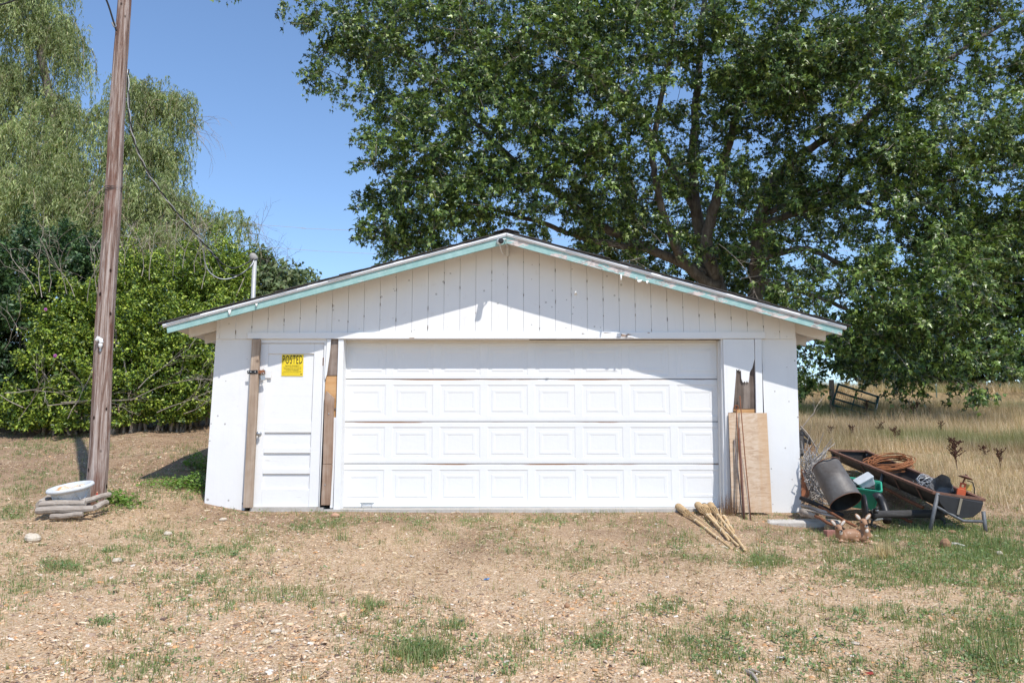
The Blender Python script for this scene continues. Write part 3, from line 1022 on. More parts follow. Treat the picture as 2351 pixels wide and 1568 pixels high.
sk.limb([mbase + Vector((.25, .15, -.3))] + A([(1735, 690, 10.6), (1737, 600, 10.3), (1746, 500, 10), (1775, 420, 9.8), (1850, 345, 9.5), (1960, 290, 9.2), (2100, 190, 9), (2280, 70, 9.2), (2430, -20, 9.5)]), [.36, .32, .27, .23, .18, .15, .13, .10, .07, .04])
sk.limb(A([(1745, 520, 10.1), (1850, 480, 9.8), (1960, 452, 9.3), (2090, 430, 8.8), (2260, 400, 8.2), (2400, 360, 8.4)]), [.16, .13, .11, .09, .06, .04])
sk.limb(A([(1625, 630, 10.4), (1500, 575, 10), (1400, 530, 9.6), (1300, 460, 9.2), (1180, 370, 9), (1060, 250, 9), (950, 140, 9.2), (820, 60, 9.5)]), [.22, .18, .16, .13, .11, .08, .06, .03])
sk.limb(A([(1500, 575, 10), (1400, 560, 9.6), (1310, 538, 9.2), (1240, 512, 9), (1120, 480, 8.6), (980, 450, 8.4)]), [.14, .12, .10, .09, .06, .03])
sk.limb(A([(1605, 500, 10.4), (1510, 330, 10.2), (1400, 180, 9.8), (1300, 40, 9.4), (1200, -100, 9.4)]), [.15, .12, .10, .07, .04])
sk.limb(A([(1740, 600, 10.3), (1830, 570, 9.4), (1900, 590, 9.0), (1990, 640, 9.4), (2090, 690, 9.8), (2180, 740, 9.8)]), [.13, .11, .09, .07, .05, .03])
sk.limb(A([(1735, 640, 10.3), (1800, 660, 9.6), (1900, 690, 9.2), (1990, 740, 9.4), (2060, 800, 9.6)]), [.12, .10, .08, .06, .03])
sk.limb(A([(1745, 500, 10), (1900, 430, 9.4), (2020, 480, 9.2), (2150, 520, 9), (2300, 560, 9)]), [.12, .10, .08, .06, .03])
up = sk.reach([tuple(q) for q in cent], .055, 4, .15, 4)
upv = np.array([tuple(u) for u in up])
tw = MB()
mask = np.arange(len(cent))
V, Fc, Cc = sprays(cent, 6, 18, .58, .152, MAPLE_PAL, [4, 4, 3.6, 2.2, 1.1], MAPLE_LEAF, .35, upv * .6, twigs=tw)
np_mesh('crown', V, Fc, M_LEAF, Cc, maple)
sk.mb.build('trunk', M_BARK, maple, smooth=True)
tw.build('twigs', M_TWIG, maple)
# dead bare branches inside the crown
dead = MB()
def twiggy(mb, p, d, L, r, depth, spread=.6, droop=.0, seg=4):
    pts, rad = [p], [r]
    q = p.copy(); dv = d.normalized()
    n = 5
    for i in range(n):
        dv = (dv + Vector((random.gauss(0, .16), random.gauss(0, .16), random.gauss(0, .14) - droop))).normalized()
        q = q + dv * L / n
        pts.append(q.copy()); rad.append(r * (1 - .7 * (i + 1) / n))
        if depth > 0 and i >= 1:
            side = (dv + Vector((random.gauss(0, spread), random.gauss(0, spread), random.gauss(0, spread)))).normalized()
            twiggy(mb, q.copy(), side, L * random.uniform(.35, .6), r * .55, depth - 1, spread, droop, 3)
    mb.tube(pts, rad, seg, False)
for (a, b_, Y, dx, dz, L) in ((1560, 640, 9, -1, .2, 2.2), (1480, 590, 9, -.8, -.1, 1.6), (1800, 560, 8.6, 1, -.5, 2.2), (1850, 600, 8.2, .8, -.6, 2.0), (1700, 640, 9, .9, .1, 1.8),
                              (1520, 560, 8.8, -.5, .8, 1.4), (2130, 620, 8.2, .7, -.8, 1.4), (2200, 690, 9, .9, .3, 1.2), (1905, 150, 7.4, .9, .7, 1.8), (1270, 130, 7, .8, -.4, 1.3),
                              (1000, 60, 8, .9, -.4, 1.2), (1650, 560, 8.8, .4, -.5, 1.5), (2280, 640, 8.8, .6, -.2, 1.4), (2070, 700, 8.6, .4, -.9, 1.1)):
    twiggy(dead, am(a, b_, Y), Vector((dx, random.uniform(-.4, .2), dz)), L, .014, 2, .55)
dead.build('dead_branches', M_TWIG, maple, kind='stuff')

# ---------------- weeping willow
WPAL = [(.26, .305, .13), (.20, .25, .095), (.33, .36, .17), (.13, .18, .065), (.35, .32, .17)]
wclumps = [(40,40,15,1.7,1.3),(130,90,15,.9,1.1),(175,160,15.2,.5,.7),(10,190,15,1.6,1.2),(140,260,15,.8,1.1),(50,340,14.3,1.8,1.4),(150,400,14.2,1.0,1.0),(225,270,15.4,.5,.6),
 (320,225,15,1.1,.9),(395,250,15,.75,.9),(430,240,15,.35,.6),(300,345,14.5,1.2,1.1),(380,370,15,.75,1.0),(90,470,13.6,1.8,1.3),(250,470,14,1.3,1.1),(350,470,14.2,1.2,1.1),(425,480,14.5,.7,.7),
 (490,510,14.5,.6,.5),(545,508,14.5,.4,.45),(200,560,13.2,1.5,1.0),(390,560,13.6,1.2,.8),(20,560,13,1.2,1.0),(-120,200,15,1.8,1.6),(-100,420,14,1.8,1.4),(40,-90,15,1.8,1.6)]
wb = at(215, 760, 15); wbase = Vector((wb.x, 15, gz(wb.x, 15)))
willow = thing('willow_tree', 'weeping willow with pale hanging foliage rising above the shrubs on the left', 'tree', wbase)
sk = Skeleton()
sk.limb([wbase - Vector((0, 0, .3)), at(215, 640, 15), at(200, 520, 15), at(150, 380, 15), at(110, 200, 15), at(80, 40, 15), at(60, -120, 15)], [.45, .38, .32, .24, .17, .11, .05])
sk.limb(A0([(205, 540, 15), (260, 420, 15), (310, 300, 15), (350, 225, 15)]), [.22, .17, .12, .05])
sk.limb(A0([(205, 560, 15), (300, 500, 14.7), (400, 480, 14.6), (460, 500, 14.5), (500, 505, 14.5)]), [.15, .10, .06, .03, .012])
sk.limb(A0([(150, 400, 15), (60, 330, 14.6), (-20, 250, 14.6), (-120, 150, 15)]), [.16, .12, .09, .04])
starts = []
for (a, b_, Y, rx, rz) in wclumps:
    c = np.array(at(a, b_, Y))
    n = int(128 * rx * (rx + rz))
    d = rand_dirs(n); d[:, 2] = np.abs(d[:, 2]) * .9 + rng.uniform(-.55, .3, n)
    starts.append(c[None] + d * np.array([rx, rx, rz])[None] * (.45 + .6 * rng.random((n, 1))))
starts = np.concatenate(starts)
starts = starts[rng.random(len(starts)) < .27]
starts = np.repeat(starts, 4, axis=0) + rng.normal(size=(len(starts) * 4, 3)) * .075
sel = starts[rng.choice(len(starts), 170, replace=False)]
sk.reach([tuple(q) for q in sel], .045, 4, .25)
nS = len(starts); nl = 31
Ls = .75 + 1.35 * rng.random(nS)
th = np.repeat(rng.random(nS // 4) * 6.283, 4) + rng.normal(size=nS) * .3
outd = np.stack([np.cos(th), np.sin(th), np.zeros(nS)], -1)
u = rng.random((nS, nl))
pos = starts[:, None] + outd[:, None] * (.32 * (1 - np.exp(-3 * u)) * Ls[:, None])[..., None]
pos[..., 2] += .22 * np.sin(np.minimum(u * 5, 1.57)) - Ls[:, None] * u ** 1.15
pos = pos.reshape(-1, 3) + rng.normal(size=(nS * nl, 3)) * .022
dd = rng.normal(size=(nS * nl, 3)) * .42 + np.array([0, 0, -1.0])
nn = rand_dirs(nS * nl) + np.array([.2, -.6, .3])
tint = np.repeat(np.repeat(np.clip(1 + rng.normal(size=(nS // 4, 1)) * .26, .45, 1.6), 4, axis=0), nl, axis=0)
V, Fc, Cc = scatter(SLIM_LEAF[0], SLIM_LEAF[1], pos, frames(dd, nn), .150 * (.6 + .7 * rng.random(nS * nl)), palette(nS * nl, WPAL, [4, 3, 3, 2, .8], .15) * tint)
np_mesh('crown', V, Fc, M_WILLOW, Cc, willow)
sk.mb.build('trunk', M_BARK, willow, smooth=True)
st = MB()
for i in rng.choice(nS, 900, replace=False):
    a = Vector(starts[i]); o_ = Vector(outd[i]); L = Ls[i]
    st.tube([a + o_ * (.32 * (1 - math.exp(-3 * q)) * L) + Vector((0, 0, .22 * math.sin(min(q * 5, 1.57)) - L * q ** 1.15)) for q in (0, .15, .4, .7, 1.0)], [.007, .006, .005, .004, .003], 3, False)
for (a, b_) in ((600, 520), (590, 500), (470, 265), (480, 290)):                      # wispy bare tips
    for k in range(4):
        twiggy(st, at(a - 40, b_ + 15, 14.5), Vector((.8, random.uniform(-.3, .3), .45 - .25 * k)), random.uniform(.8, 1.5), .008, 1, .3, .16, 3)
for k in range(110):                                                                   # dead brown hanging twigs
    a, b_ = random.choice([(20, 600), (40, 640), (270, 620), (330, 600), (390, 620), (250, 500), (420, 560)])
    twiggy(st, at(a + random.uniform(-40, 50), b_ - random.uniform(20, 90), 12.6), Vector((random.gauss(0, .35), random.gauss(0, .2), -.8)), random.uniform(.5, 1.0), .009, 1, .35, .1, 3)
st.build('hanging_twigs', simple('dry_twig', (.34, .26, .19), (.22, .16, .12), rough=.9, scale=20, bumps=0), willow)

# ---------------- flowering shrubs along the bank
BRIGHT = [(.15, .225, .028), (.25, .33, .042), (.07, .125, .018), (.36, .42, .065), (.035, .065, .012)]
DARKP = [(.035, .075, .026), (.055, .105, .035), (.022, .05, .018), (.08, .135, .045)]
M_FLOWER = simple('purple_petal', (.36, .09, .30), (.25, .05, .22), rough=.6, bumps=0)
def shrub(label, lumps, pal, leaf, base_px, dens=1.0, flowers=(), twigs=(), w=None):
    b0 = at(base_px[0], base_px[1], base_px[2]); bs = Vector((b0.x, base_px[2], gz(b0.x, base_px[2])))
    o = thing('flowering_shrub', label, 'shrub', bs, 'tall shrubs along the bank')
    cs = []
    for (a, b_, Y, r) in list(lumps) + [(a_ + 10, b2 + 6, Y_ + 1.5, r_ * .95) for (a_, b2, Y_, r_) in lumps if r_ > .55]:
        r *= 1.16
        k = int(235 * r ** 2 * dens)
        cs.append(ellipsoid_points(k, at(a, b_, Y), (r, r * .8, r * .95), .5))
    cs = np.concatenate(cs)
    hole = vnoise(cs[:, 0] * 2.6 + cs[:, 1] * 1.3, cs[:, 2] * 2.6 + cs[:, 1] * .7, 31) * .65 + vnoise(cs[:, 0] * 6 + 9, cs[:, 2] * 6 + cs[:, 1] * 3, 32) * .35
    cs = cs[hole > .35]
    cs[:, 2] = np.maximum(cs[:, 2], ground(cs[:, 0], cs[:, 1]) + .16)
    sh_ = []
    for k in range(30):                                       # upright leafy shoots
        p = Vector(cs[random.randrange(len(cs))]); L_ = random.uniform(.35, .8); dv = Vector((random.gauss(0, .12), random.gauss(0, .1), 1))
        sh_ += [tuple(p + dv * (L_ * t)) for t in (.2, .45, .7, .95)]
    cs = np.concatenate([cs, np.array(sh_)])
    V, Fc, Cc = sprays(cs, 4, 13, .22, leaf * 1.05, pal, w, OVAL_LEAF, .2, np.tile(np.array([0, 0, .8]), (len(cs), 1)), facing=.8)
    np_mesh('crown', V, Fc, M_SHRUB, Cc, o)
    mb = MB()
    for k in range(16):                                       # stems from the root up into the crown
        t = Vector(cs[random.randrange(len(cs))])
        a = bs + Vector((random.uniform(-.35, .35), random.uniform(-.25, .25), -.1))
        m_ = (a + t) / 2 + Vector((0, 0, .2))
        mb.tube([a, a.lerp(m_, .5), m_, m_.lerp(t, .5), t], [.028, .024, .018, .012, .006], 5, False)
    for (a, b_, Y, dx, dz, L) in twigs:
        a += random.uniform(-14, 14); b_ += random.uniform(-14, 10); dz += random.uniform(-.2, .2)
        twiggy(mb, at(a, b_, Y), Vector((dx, random.uniform(-.35, .15), dz)), L, .008, 2, .42, random.uniform(-.05, .06))
    mb.build('stems', M_TWIG, o)
    for (a, b_, Y) in flowers:
        c = at(a, b_, Y); fb = MB()
        for k in range(5):
            an = k * 1.2566
            dvec = Vector((math.cos(an), -.35, math.sin(an))) * .020
            fb.ball(c + dvec, (.017, .008, .017), None, 6, 4)
        fb.ball(c + Vector((0, -.02, 0)), .010, None, 6, 4)
        fb.build('flower', M_FLOWER, o, smooth=True)
    return o
up_tw = lambda xs, y, Y, L: [(a + random.uniform(-8, 8), y + random.uniform(-20, 20), Y, random.uniform(-.3, .3), 1, L) for a in xs]
shrub('dark green large-leaved shrub at the far left behind the utility pole', [(50,650,5,.85),(40,770,4.7,.85),(130,600,5.8,.7),(200,620,5.8,.6),(30,880,4.4,.6),(0,960,4.3,.35),(150,690,5.4,.5),(-50,700,5,.7),(-50,860,4.6,.6)], DARKP, .085, (40, 980, 4.8), .7,
      [(105, 711, 4.0)], [(10, 800, 4, .7, .5, 1.0), (5, 700, 4.2, .8, -.5, .9)])
shrub('bright green shrub with upright bare twigs, just left of the utility pole', [(110,700,4.6,.5),(150,790,4.4,.65),(205,760,4.6,.6),(200,870,4.1,.6),(120,880,4.0,.6),(60,930,4.0,.45),(190,950,3.9,.35),(110,965,3.9,.30),(30,975,3.8,.28),(150,985,3.7,.22),(60,990,3.7,.2)], BRIGHT, .058, (150, 985, 4.2), 1.0,
      [(127, 817, 3.6)], up_tw((70, 95, 120, 150, 175, 200, 225), 690, 4.1, 1.0) + [(60, 930, 3.4, -.9, .25, 1.3), (100, 945, 3.4, .9, .35, 1.3), (140, 920, 3.4, .8, .25, 1.2), (30, 960, 3.4, .5, .5, 1.0), (150, 970, 3.3, .4, .8, .9), (20, 900, 3.4, 1, .1, 1.1)])
shrub('bright green shrub rising directly behind the utility pole', [(290,690,4.9,.7),(330,660,5.2,.6),(290,790,4.5,.75),(320,870,4.3,.6),(270,920,4.0,.5),(280,630,5.4,.4),(250,965,3.9,.28),(310,950,4.1,.3)], BRIGHT, .056, (300, 985, 4.3), 1.0,
      [(223, 737, 3.9)], up_tw((280, 310, 345), 650, 4.6, .9) + [(300, 930, 3.5, .9, .3, 1.2), (330, 900, 3.6, .5, .7, 1.1)])
shrub('bright green shrub between the utility pole and the garage', [(400,660,5.2,.7),(440,625,5.6,.55),(380,760,4.8,.75),(400,850,4.5,.65),(370,920,4.2,.45),(420,920,4.4,.45),(350,955,4.2,.25),(430,950,4.5,.25)], BRIGHT, .056, (390, 985, 4.5), 1.0,
      [], up_tw((390, 420, 450, 470), 640, 4.8, .9) + [(360, 950, 3.6, .9, .35, 1.1), (400, 935, 3.6, .9, .3, 1.1)])
shrub('yellow-green shrub pressing against the left eave of the garage', [(490,650,6,.6),(530,640,6.2,.45),(470,730,5.4,.7),(475,820,5.0,.65),(460,890,4.8,.5),(510,700,6,.5),(450,940,4.7,.3),(490,930,5.2,.3)], BRIGHT, .056, (470, 960, 5), 1.05,
      [], up_tw((480, 505), 640, 5.4, .8) + [(430, 950, 4, .9, .3, 1.0), (450, 930, 4.1, .5, .6, .9)], [4, 4, 2, 3, 1])

# ---------------- trees farther off
M_FAR = leafmat('far_leaf', .6, .2, .3)
def far_tree(name, label, base, lumps, pal, leaf, dens, trunk_r, group=None, nl=12, bare=0):
    o = thing(name, label, 'tree', base, group)
    cs = np.concatenate([ellipsoid_points(max(3, int(dens * r ** 2)), at(a, b_, Y), (r, r, r * .85), .3) for (a, b_, Y, r) in lumps])
    cs[:, 2] = np.maximum(cs[:, 2], ground(cs[:, 0], cs[:, 1]) + .5)
    V, Fc, Cc = sprays(cs, 5, nl, .75, leaf, pal, None, OVAL_LEAF, .1, facing=.6)
    np_mesh('crown', V, Fc, M_FAR, Cc, o)
    sk = Skeleton()
    top = Vector(np.mean(cs, axis=0))
    sk.limb([base - Vector((0, 0, .4)), base.lerp(top, .4) + Vector((.2, 0, 0)), base.lerp(top, .8), top + Vector((0, 0, .8))], [trunk_r, trunk_r * .8, trunk_r * .5, trunk_r * .2], 7)
    sk.reach([tuple(q) for q in cs[::max(1, len(cs) // 60)]], .06, 4)
    for k in range(bare):
        twiggy(sk.mb, Vector(cs[random.randrange(len(cs))]), Vector((random.gauss(0, .5), random.gauss(0, .5), .9)), random.uniform(1.5, 2.8), .022, 2, .5)
    sk.mb.build('trunk', M_BARK, o, smooth=True)
    return o
def basept(px, Y):
    p = at(px, 800, Y)
    return Vector((p.x, Y, gz(p.x, Y)))
FPAL = [(.12, .165, .075), (.15, .20, .09), (.09, .13, .06), (.19, .22, .11)]  # greens lightened, so distance haze is put into the leaf colour
FDARK = [(.030, .055, .022), (.045, .08, .028), (.06, .105, .03), (.02, .036, .016)]
FLIME = [(.10, .16, .03), (.14, .21, .04), (.06, .11, .025)]
far_tree('far_tree', 'hazy olive tree far off beyond the left roof slope, with bare twigs at its top', basept(620, 34), [(610,650,34,1.9),(660,655,34,1.6),(570,640,34,1.5),(690,665,34,1.0),(600,600,34,.7)], FPAL, .28, 16, .25, None, 10, 14)
far_tree('dense_tree', 'dense dark tree on the hill crest just right of the garage corner', basept(2000, 27), [(1960,800,27,1.6),(2010,760,27,2.0),(2060,810,27,1.8),(2000,850,27,.9),(1930,840,27,.6),(2100,850,27,1.2)], FDARK, .30, 10, .28, 'trees along the hill crest')
far_tree('dense_tree', 'broad dark tree on the hill crest under the middle of the maple boughs', basept(2150, 28), [(2150,760,28,2.2),(2180,820,28,1.6),(2130,840,28,1.3),(2210,850,28,1.0),(2190,700,28,1.6)], FDARK, .30, 10, .28, 'trees along the hill crest')
far_tree('dense_tree', 'tall airy locust on the hill crest at the right edge with sky showing through', basept(2290, 27), [(2290,620,27,2.0),(2330,560,27,2.2),(2240,600,27,1.6),(2300,720,27,1.6),(2350,680,27,1.7),(2270,780,27,1.1),(2340,790,27,1.3),(2330,850,27,1.0),(2260,850,27,.9)], FDARK + FLIME, .24, 13, .30, 'trees along the hill crest')
far_tree('dense_tree', 'lime-tinted locust on the hill crest half hidden behind the maple boughs', basept(2220, 31), [(2200,570,31,2.0),(2160,640,31,1.8),(2240,660,31,1.8),(2290,600,31,1.6)], FLIME, .24, 8, .28, 'trees along the hill crest')

# ================================================================== GROUND COVER
M_STONE = leafmat('gravel_stone', .85, 0, .25)
M_GRASS = leafmat('grass_blade', .5, .30, .35)
M_STRAW = leafmat('dry_grass', .7, .25, .3, 1.2)

def outside_house(x, y, m=.03):
    return ~((np.abs(x + .1) < 3.85 + m) & (y > -.06 - m) & (y < 7.2))

def wedge(n, r0, r1, power=1.0, margin=.06):
    """random spots of the yard in front of the camera, denser near it"""
    u = rng.random(n)
    if power == 1.0: r = r0 + (r1 - r0) * u
    else: r = (r0 ** power + (r1 ** power - r0 ** power) * u) ** (1 / power)
    half = r * (.645 + margin) + .3
    x = (rng.random(n) * 2 - 1) * half
    out = rng.random(n) < .11                      # a thinner belt beyond the edges of the view
    x = np.where(out, np.sign(x) * (half + rng.random(n) ** 1.4 * (1.2 + .35 * r)), x)
    return x, r + CAM.y

def density_px(x, y):
    """how green, how stony each spot of the yard is, after the photograph"""
    z = ground(x, y)
    px, py = proj(np.stack([x, y, z], -1))
    return px, py

def blob_field(px, py, spots):
    f = np.zeros_like(px)
    for a, b_, ra, rb, s in spots:
        f = np.maximum(f, s * np.exp(-(((px - a) / ra) ** 2 + ((py - b_) / rb) ** 2)))
    return f

GREEN = [(2230,1260,260,60,1.0),(2050,1310,170,38,.75),(2250,1350,240,50,.9),(1960,1285,70,22,.7),(1760,1290,60,20,.55),(2300,1500,140,110,.75),(2330,1420,90,60,.7),
 (2150,1410,150,30,.5),(2000,1430,120,30,.45),(1700,1420,60,22,.6),(1800,1470,120,40,.5),(1650,1500,120,40,.5),(1560,1480,80,30,.4),(1560,1250,60,20,.45),(1620,1280,40,16,.4),
 (970,1495,62,26,1.0),(925,1480,30,14,.5),(900,1540,40,20,.4),(850,1390,24,12,.5),(660,1370,70,14,.6),(235,1428,26,12,.6),(150,1300,60,14,.7),(330,1250,120,40,.45),(480,1290,130,50,.42),(560,1230,70,25,.35),
 (290,1150,60,22,1.0),(400,1110,70,25,.7),(455,1095,36,40,.9),(430,1140,40,12,.6),(80,1230,70,25,.55),(40,1185,50,18,.7),(130,1095,60,26,.55),(180,1070,40,20,.5),(60,1130,40,16,.4),(260,1170,60,16,.7),
 (800,1205,80,18,.45),(900,1195,90,14,.45),(1080,1190,80,12,.35),(690,1215,60,18,.45),(1240,1200,60,14,.4),(1040,1430,30,12,.45),(1180,1540,40,18,.4),(1350,1360,60,20,.35),(1370,1470,40,18,.5),(1300,1300,60,16,.3),
 (350,1540,70,30,.5),(250,1540,50,22,.35),(60,1350,50,14,.35),(580,1300,70,20,.3),(2120,1540,70,40,.5),(1960,1540,60,30,.35),(100,1020,80,30,.3),(2050,1195,50,14,.5),(2150,1205,60,12,.6),(1520,1395,50,14,.4),(1900,1480,50,24,.4)]
STRAWY = [(60,1250,90,30,.7),(250,1200,140,30,.7),(1850,1230,120,40,.6),(1780,1210,60,25,.6),(1990,1290,90,26,.5),(2150,1290,120,26,.3),(1500,1230,200,40,.45),(1200,1240,200,30,.35),(880,1230,160,25,.35),(2300,1190,120,40,.8),(2330,1150,80,40,.9),(400,1000,90,30,.5),(2000,1270,40,18,.6)]

def gpatch(x, y):
    return fbm(x * 1.3, y * 1.3, 21, 4)

# ---- gravel
sx, sy = wedge(245000, 3.6, 13.5, 1.0)
px, py = density_px(sx, sy)
stony = .12 + 1.0 * sstep(py, 1290, 1420) * (1 - .45 * sstep(px, 900, 1900)) + .5 * np.exp(-(((px - 480) / 260) ** 2 + ((py - 1310) / 60) ** 2)) \
    + .45 * np.exp(-(((px - 330) / 160) ** 2 + ((py - 1050) / 60) ** 2)) + .3 * np.exp(-(((px - 2000) / 200) ** 2 + ((py - 1390) / 30) ** 2))
stony *= .35 + 1.3 * sstep(fbm(sx * .8, sy * .8, 51, 4), .32, .62)
k = (rng.random(len(sx)) < stony * .95) & outside_house(sx, sy)
sx, sy = sx[k], sy[k]
n = len(sx)
size = np.clip(np.exp(rng.normal(size=n) * .45) * .0068, .0032, .030)
sz = ground(sx, sy)
pos = np.stack([sx, sy, sz + size * .12], -1)
Rm = frames(np.stack([rng.normal(size=n), rng.normal(size=n), rng.normal(size=n) * .2], -1), np.stack([rng.normal(size=n) * .25, rng.normal(size=n) * .25, np.ones(n)], -1))
col = palette(n, [(.60, .43, .28), (.52, .34, .20), (.66, .52, .38), (.46, .26, .14), (.36, .25, .18), (.68, .60, .51), (.54, .29, .13), (.20, .13, .10)], [6, 5, 3.2, 2.4, 2.2, .9, 1.2, 1.6], .14)
h = n // 2
S3 = size[:, None] * np.stack([1 + .4 * rng.random(n), 1 + .3 * rng.random(n), .55 + .35 * rng.random(n)], -1)
big = size > .0105
g1 = scatter(STONE[0], STONE[1], pos[~big], Rm[~big], S3[~big], col[~big])
g2 = scatter(STONE2[0], STONE2[1], pos[big], Rm[big], S3[big] * .9, col[big])
V, Fc, Cc = joinarr([g1, g2])
np_mesh('gravel', V, Fc, M_STONE, Cc, kind='stuff', label='loose tan gravel strewn over the bare yard', cat='gravel')

# ---- dead straw and leaf litter lying on the soil
sx, sy = wedge(142000, 3.6, 15.5)
px, py = density_px(sx, sy)
lit = .30 + .7 * blob_field(px, py, STRAWY) + .35 * (1 - sstep(py, 1300, 1420))
k = (rng.random(len(sx)) < lit * (.3 + 1.2 * sstep(fbm(sx * 1.6, sy * 1.6, 33), .3, .65))) & outside_house(sx, sy)
sx, sy = sx[k], sy[k]; n = len(sx)
pos = np.stack([sx, sy, ground(sx, sy) + .004 + .012 * rng.random(n)], -1)
a = rng.random(n) * 6.283
dd = np.stack([np.cos(a), np.sin(a), rng.normal(size=n) * .22], -1)
nn = np.stack([rng.normal(size=n) * .5, rng.normal(size=n) * .5 - .2, np.ones(n)], -1)
ln = .02 + .06 * rng.random(n) ** 1.5
col = palette(n, [(.42, .29, .18), (.58, .44, .29), (.23, .14, .09), (.70, .58, .42), (.32, .18, .11)], [4, 4, 2.4, 3.2, 1.4], .18)
wd = np.where(rng.random(n) < .22, .011, .0032)
V, Fc, Cc = scatter(([(-.5, 0, 0), (.5, .1, 0), (.3, 1, .12), (-.4, .9, .08)]), [(0, 1, 2), (0, 2, 3)], pos, frames(dd, nn), np.stack([wd, ln, ln], -1), col)
np_mesh('dead_litter', V, Fc, M_STRAW, Cc, kind='stuff', label='brown dead grass and leaf litter on the soil', cat='litter')

# ---- green grass and low weeds in patches
def tufts(cx, cy, nb, length, spread, width, pal, w=None, lean=.55, wj=.3, shape=None):
    m = len(cx)
    X = np.repeat(cx, nb) + rng.normal(size=m * nb) * np.repeat(spread, nb)
    Y = np.repeat(cy, nb) + rng.normal(size=m * nb) * np.repeat(spread, nb)
    ok = outside_house(X, Y, .0)
    L = np.repeat(length, nb) * (.45 + .75 * rng.random(m * nb))
    X, Y, L = X[ok], Y[ok], L[ok]
    n = len(X)
    a = rng.random(n) * 6.283
    le = lean * (.25 + rng.random(n))
    dd = np.stack([np.cos(a) * le, np.sin(a) * le, np.ones(n)], -1)
    nn = np.stack([np.cos(a), np.sin(a), -le * 0 - .2 + 0 * a], -1) * -1
    pos = np.stack([X, Y, ground(X, Y) - .004], -1)
    W = width * (1 - wj + 2 * wj * rng.random(n))
    col = palette(n, pal, w, .16)
    shape = shape or BLADE
    return scatter(shape[0], shape[1], pos, frames(dd, nn), np.stack([W, L, L], -1), col)

GRASS_PAL = [(.155, .215, .072), (.205, .27, .095), (.11, .16, .056), (.25, .29, .125), (.34, .31, .16)]
sx, sy = wedge(112000, 3.7, 14.5)
px, py = density_px(sx, sy)
fld = blob_field(px, py, GREEN)
pt = gpatch(sx, sy)
base = .24 * sstep(pt, .44, .60)
prob = np.clip(1.15 * fld * (.30 + 1.3 * sstep(pt, .34, .56)) + base, 0, 1)
k = (rng.random(len(sx)) < prob * .60) & outside_house(sx, sy, .02)
sx, sy = sx[k], sy[k]
qx, qy = wedge(46000, 6.5, 11.5)
qp = density_px(qx, qy)
qf = blob_field(*qp, [(2260,1265,240,48,1.0),(2090,1320,190,30,.95),(2270,1370,200,40,.9),(1960,1287,70,18,.8),(2350,1450,90,60,.7),(1760,1292,50,14,.6),(2200,1225,120,18,.7)])
qk = (rng.random(len(qx)) < .75 * qf * (.15 + 1.25 * sstep(fbm(qx * 1.7, qy * 1.7, 71), .34, .56))) & outside_house(qx, qy, .02) & ~((qx > 4.3) & (qx < 5.6) & (qy > -1.45))
sx = np.concatenate([sx, qx[qk]]); sy = np.concatenate([sy, qy[qk]])
lush = blob_field(*density_px(sx, sy), [(2240,1260,300,75,1.0),(2300,1450,200,120,.8),(290,1150,80,30,1),(455,1100,50,50,1),(970,1495,62,26,1)])
parts = [tufts(sx, sy, 7, .030 + .05 * rng.random(len(sx)) ** 1.5 + .012 * lush, np.full(len(sx), .020), .0042, GRASS_PAL, [4, 4, 3, 2, 1.2 ], .9)]
V, Fc, Cc = joinarr(parts)
np_mesh('green_grass', V, Fc, M_GRASS, Cc, kind='stuff', label='short green grass growing in patches over the yard', cat='grass')

# ---- low broad-leaved weeds mixed into the grass
sx, sy = wedge(42000, 3.7, 14.5)
px, py = density_px(sx, sy)
fld = blob_field(px, py, GREEN)
prob = np.clip(fld * (.2 + 1.2 * sstep(fbm(sx * 2.2, sy * 2.2, 77), .42, .6)), 0, 1) + .05 * sstep(gpatch(sx, sy), .46, .6)
k = (rng.random(len(sx)) < prob * .45) & outside_house(sx, sy, .02)
sx, sy = sx[k], sy[k]; m = len(sx); q = 9
X = np.repeat(sx, q) + rng.normal(size=m * q) * .028; Y = np.repeat(sy, q) + rng.normal(size=m * q) * .028
n = m * q; a = rng.random(n) * 6.283; el = .25 + .9 * rng.random(n)
dd = np.stack([np.cos(a), np.sin(a), el], -1)
nn = np.stack([-np.cos(a) * .5 + rng.normal(size=n) * .3, -np.sin(a) * .5 - .2, np.ones(n)], -1)
pos = np.stack([X, Y, ground(X, Y) + .004 + .035 * rng.random(n) ** 2], -1)
V, Fc, Cc = scatter(OVAL_LEAF[0], OVAL_LEAF[1], pos, frames(dd, nn), (.017 + .018 * rng.random(n)), palette(n, [(.15, .225, .085), (.19, .27, .10), (.11, .17, .07), (.22, .26, .13)], None, .15))
np_mesh('low_weeds', V, Fc, M_GRASS, Cc, kind='stuff', label='low green leafy weeds growing among the gravel', cat='weeds')

# ---- sparse thin tan and green stalks standing in the yard
sx, sy = wedge(5200, 3.8, 13.5)
px, py = density_px(sx, sy)
k = (rng.random(len(sx)) < .25 + .7 * np.maximum(blob_field(px, py, STRAWY), .6 * blob_field(px, py, GREEN))) & outside_house(sx, sy, .02)
sx, sy = sx[k], sy[k]
V, Fc, Cc = tufts(sx, sy, 5, .05 + .10 * rng.random(len(sx)), np.full(len(sx), .018), .0030, [(.42, .33, .17), (.50, .40, .24), (.24, .26, .09), (.33, .22, .11)], [3, 3, 2, 2], .6)
np_mesh('dry_stalks', V, Fc, M_STRAW, Cc, kind='stuff', label='thin dry stalks standing in the yard', cat='dry grass')

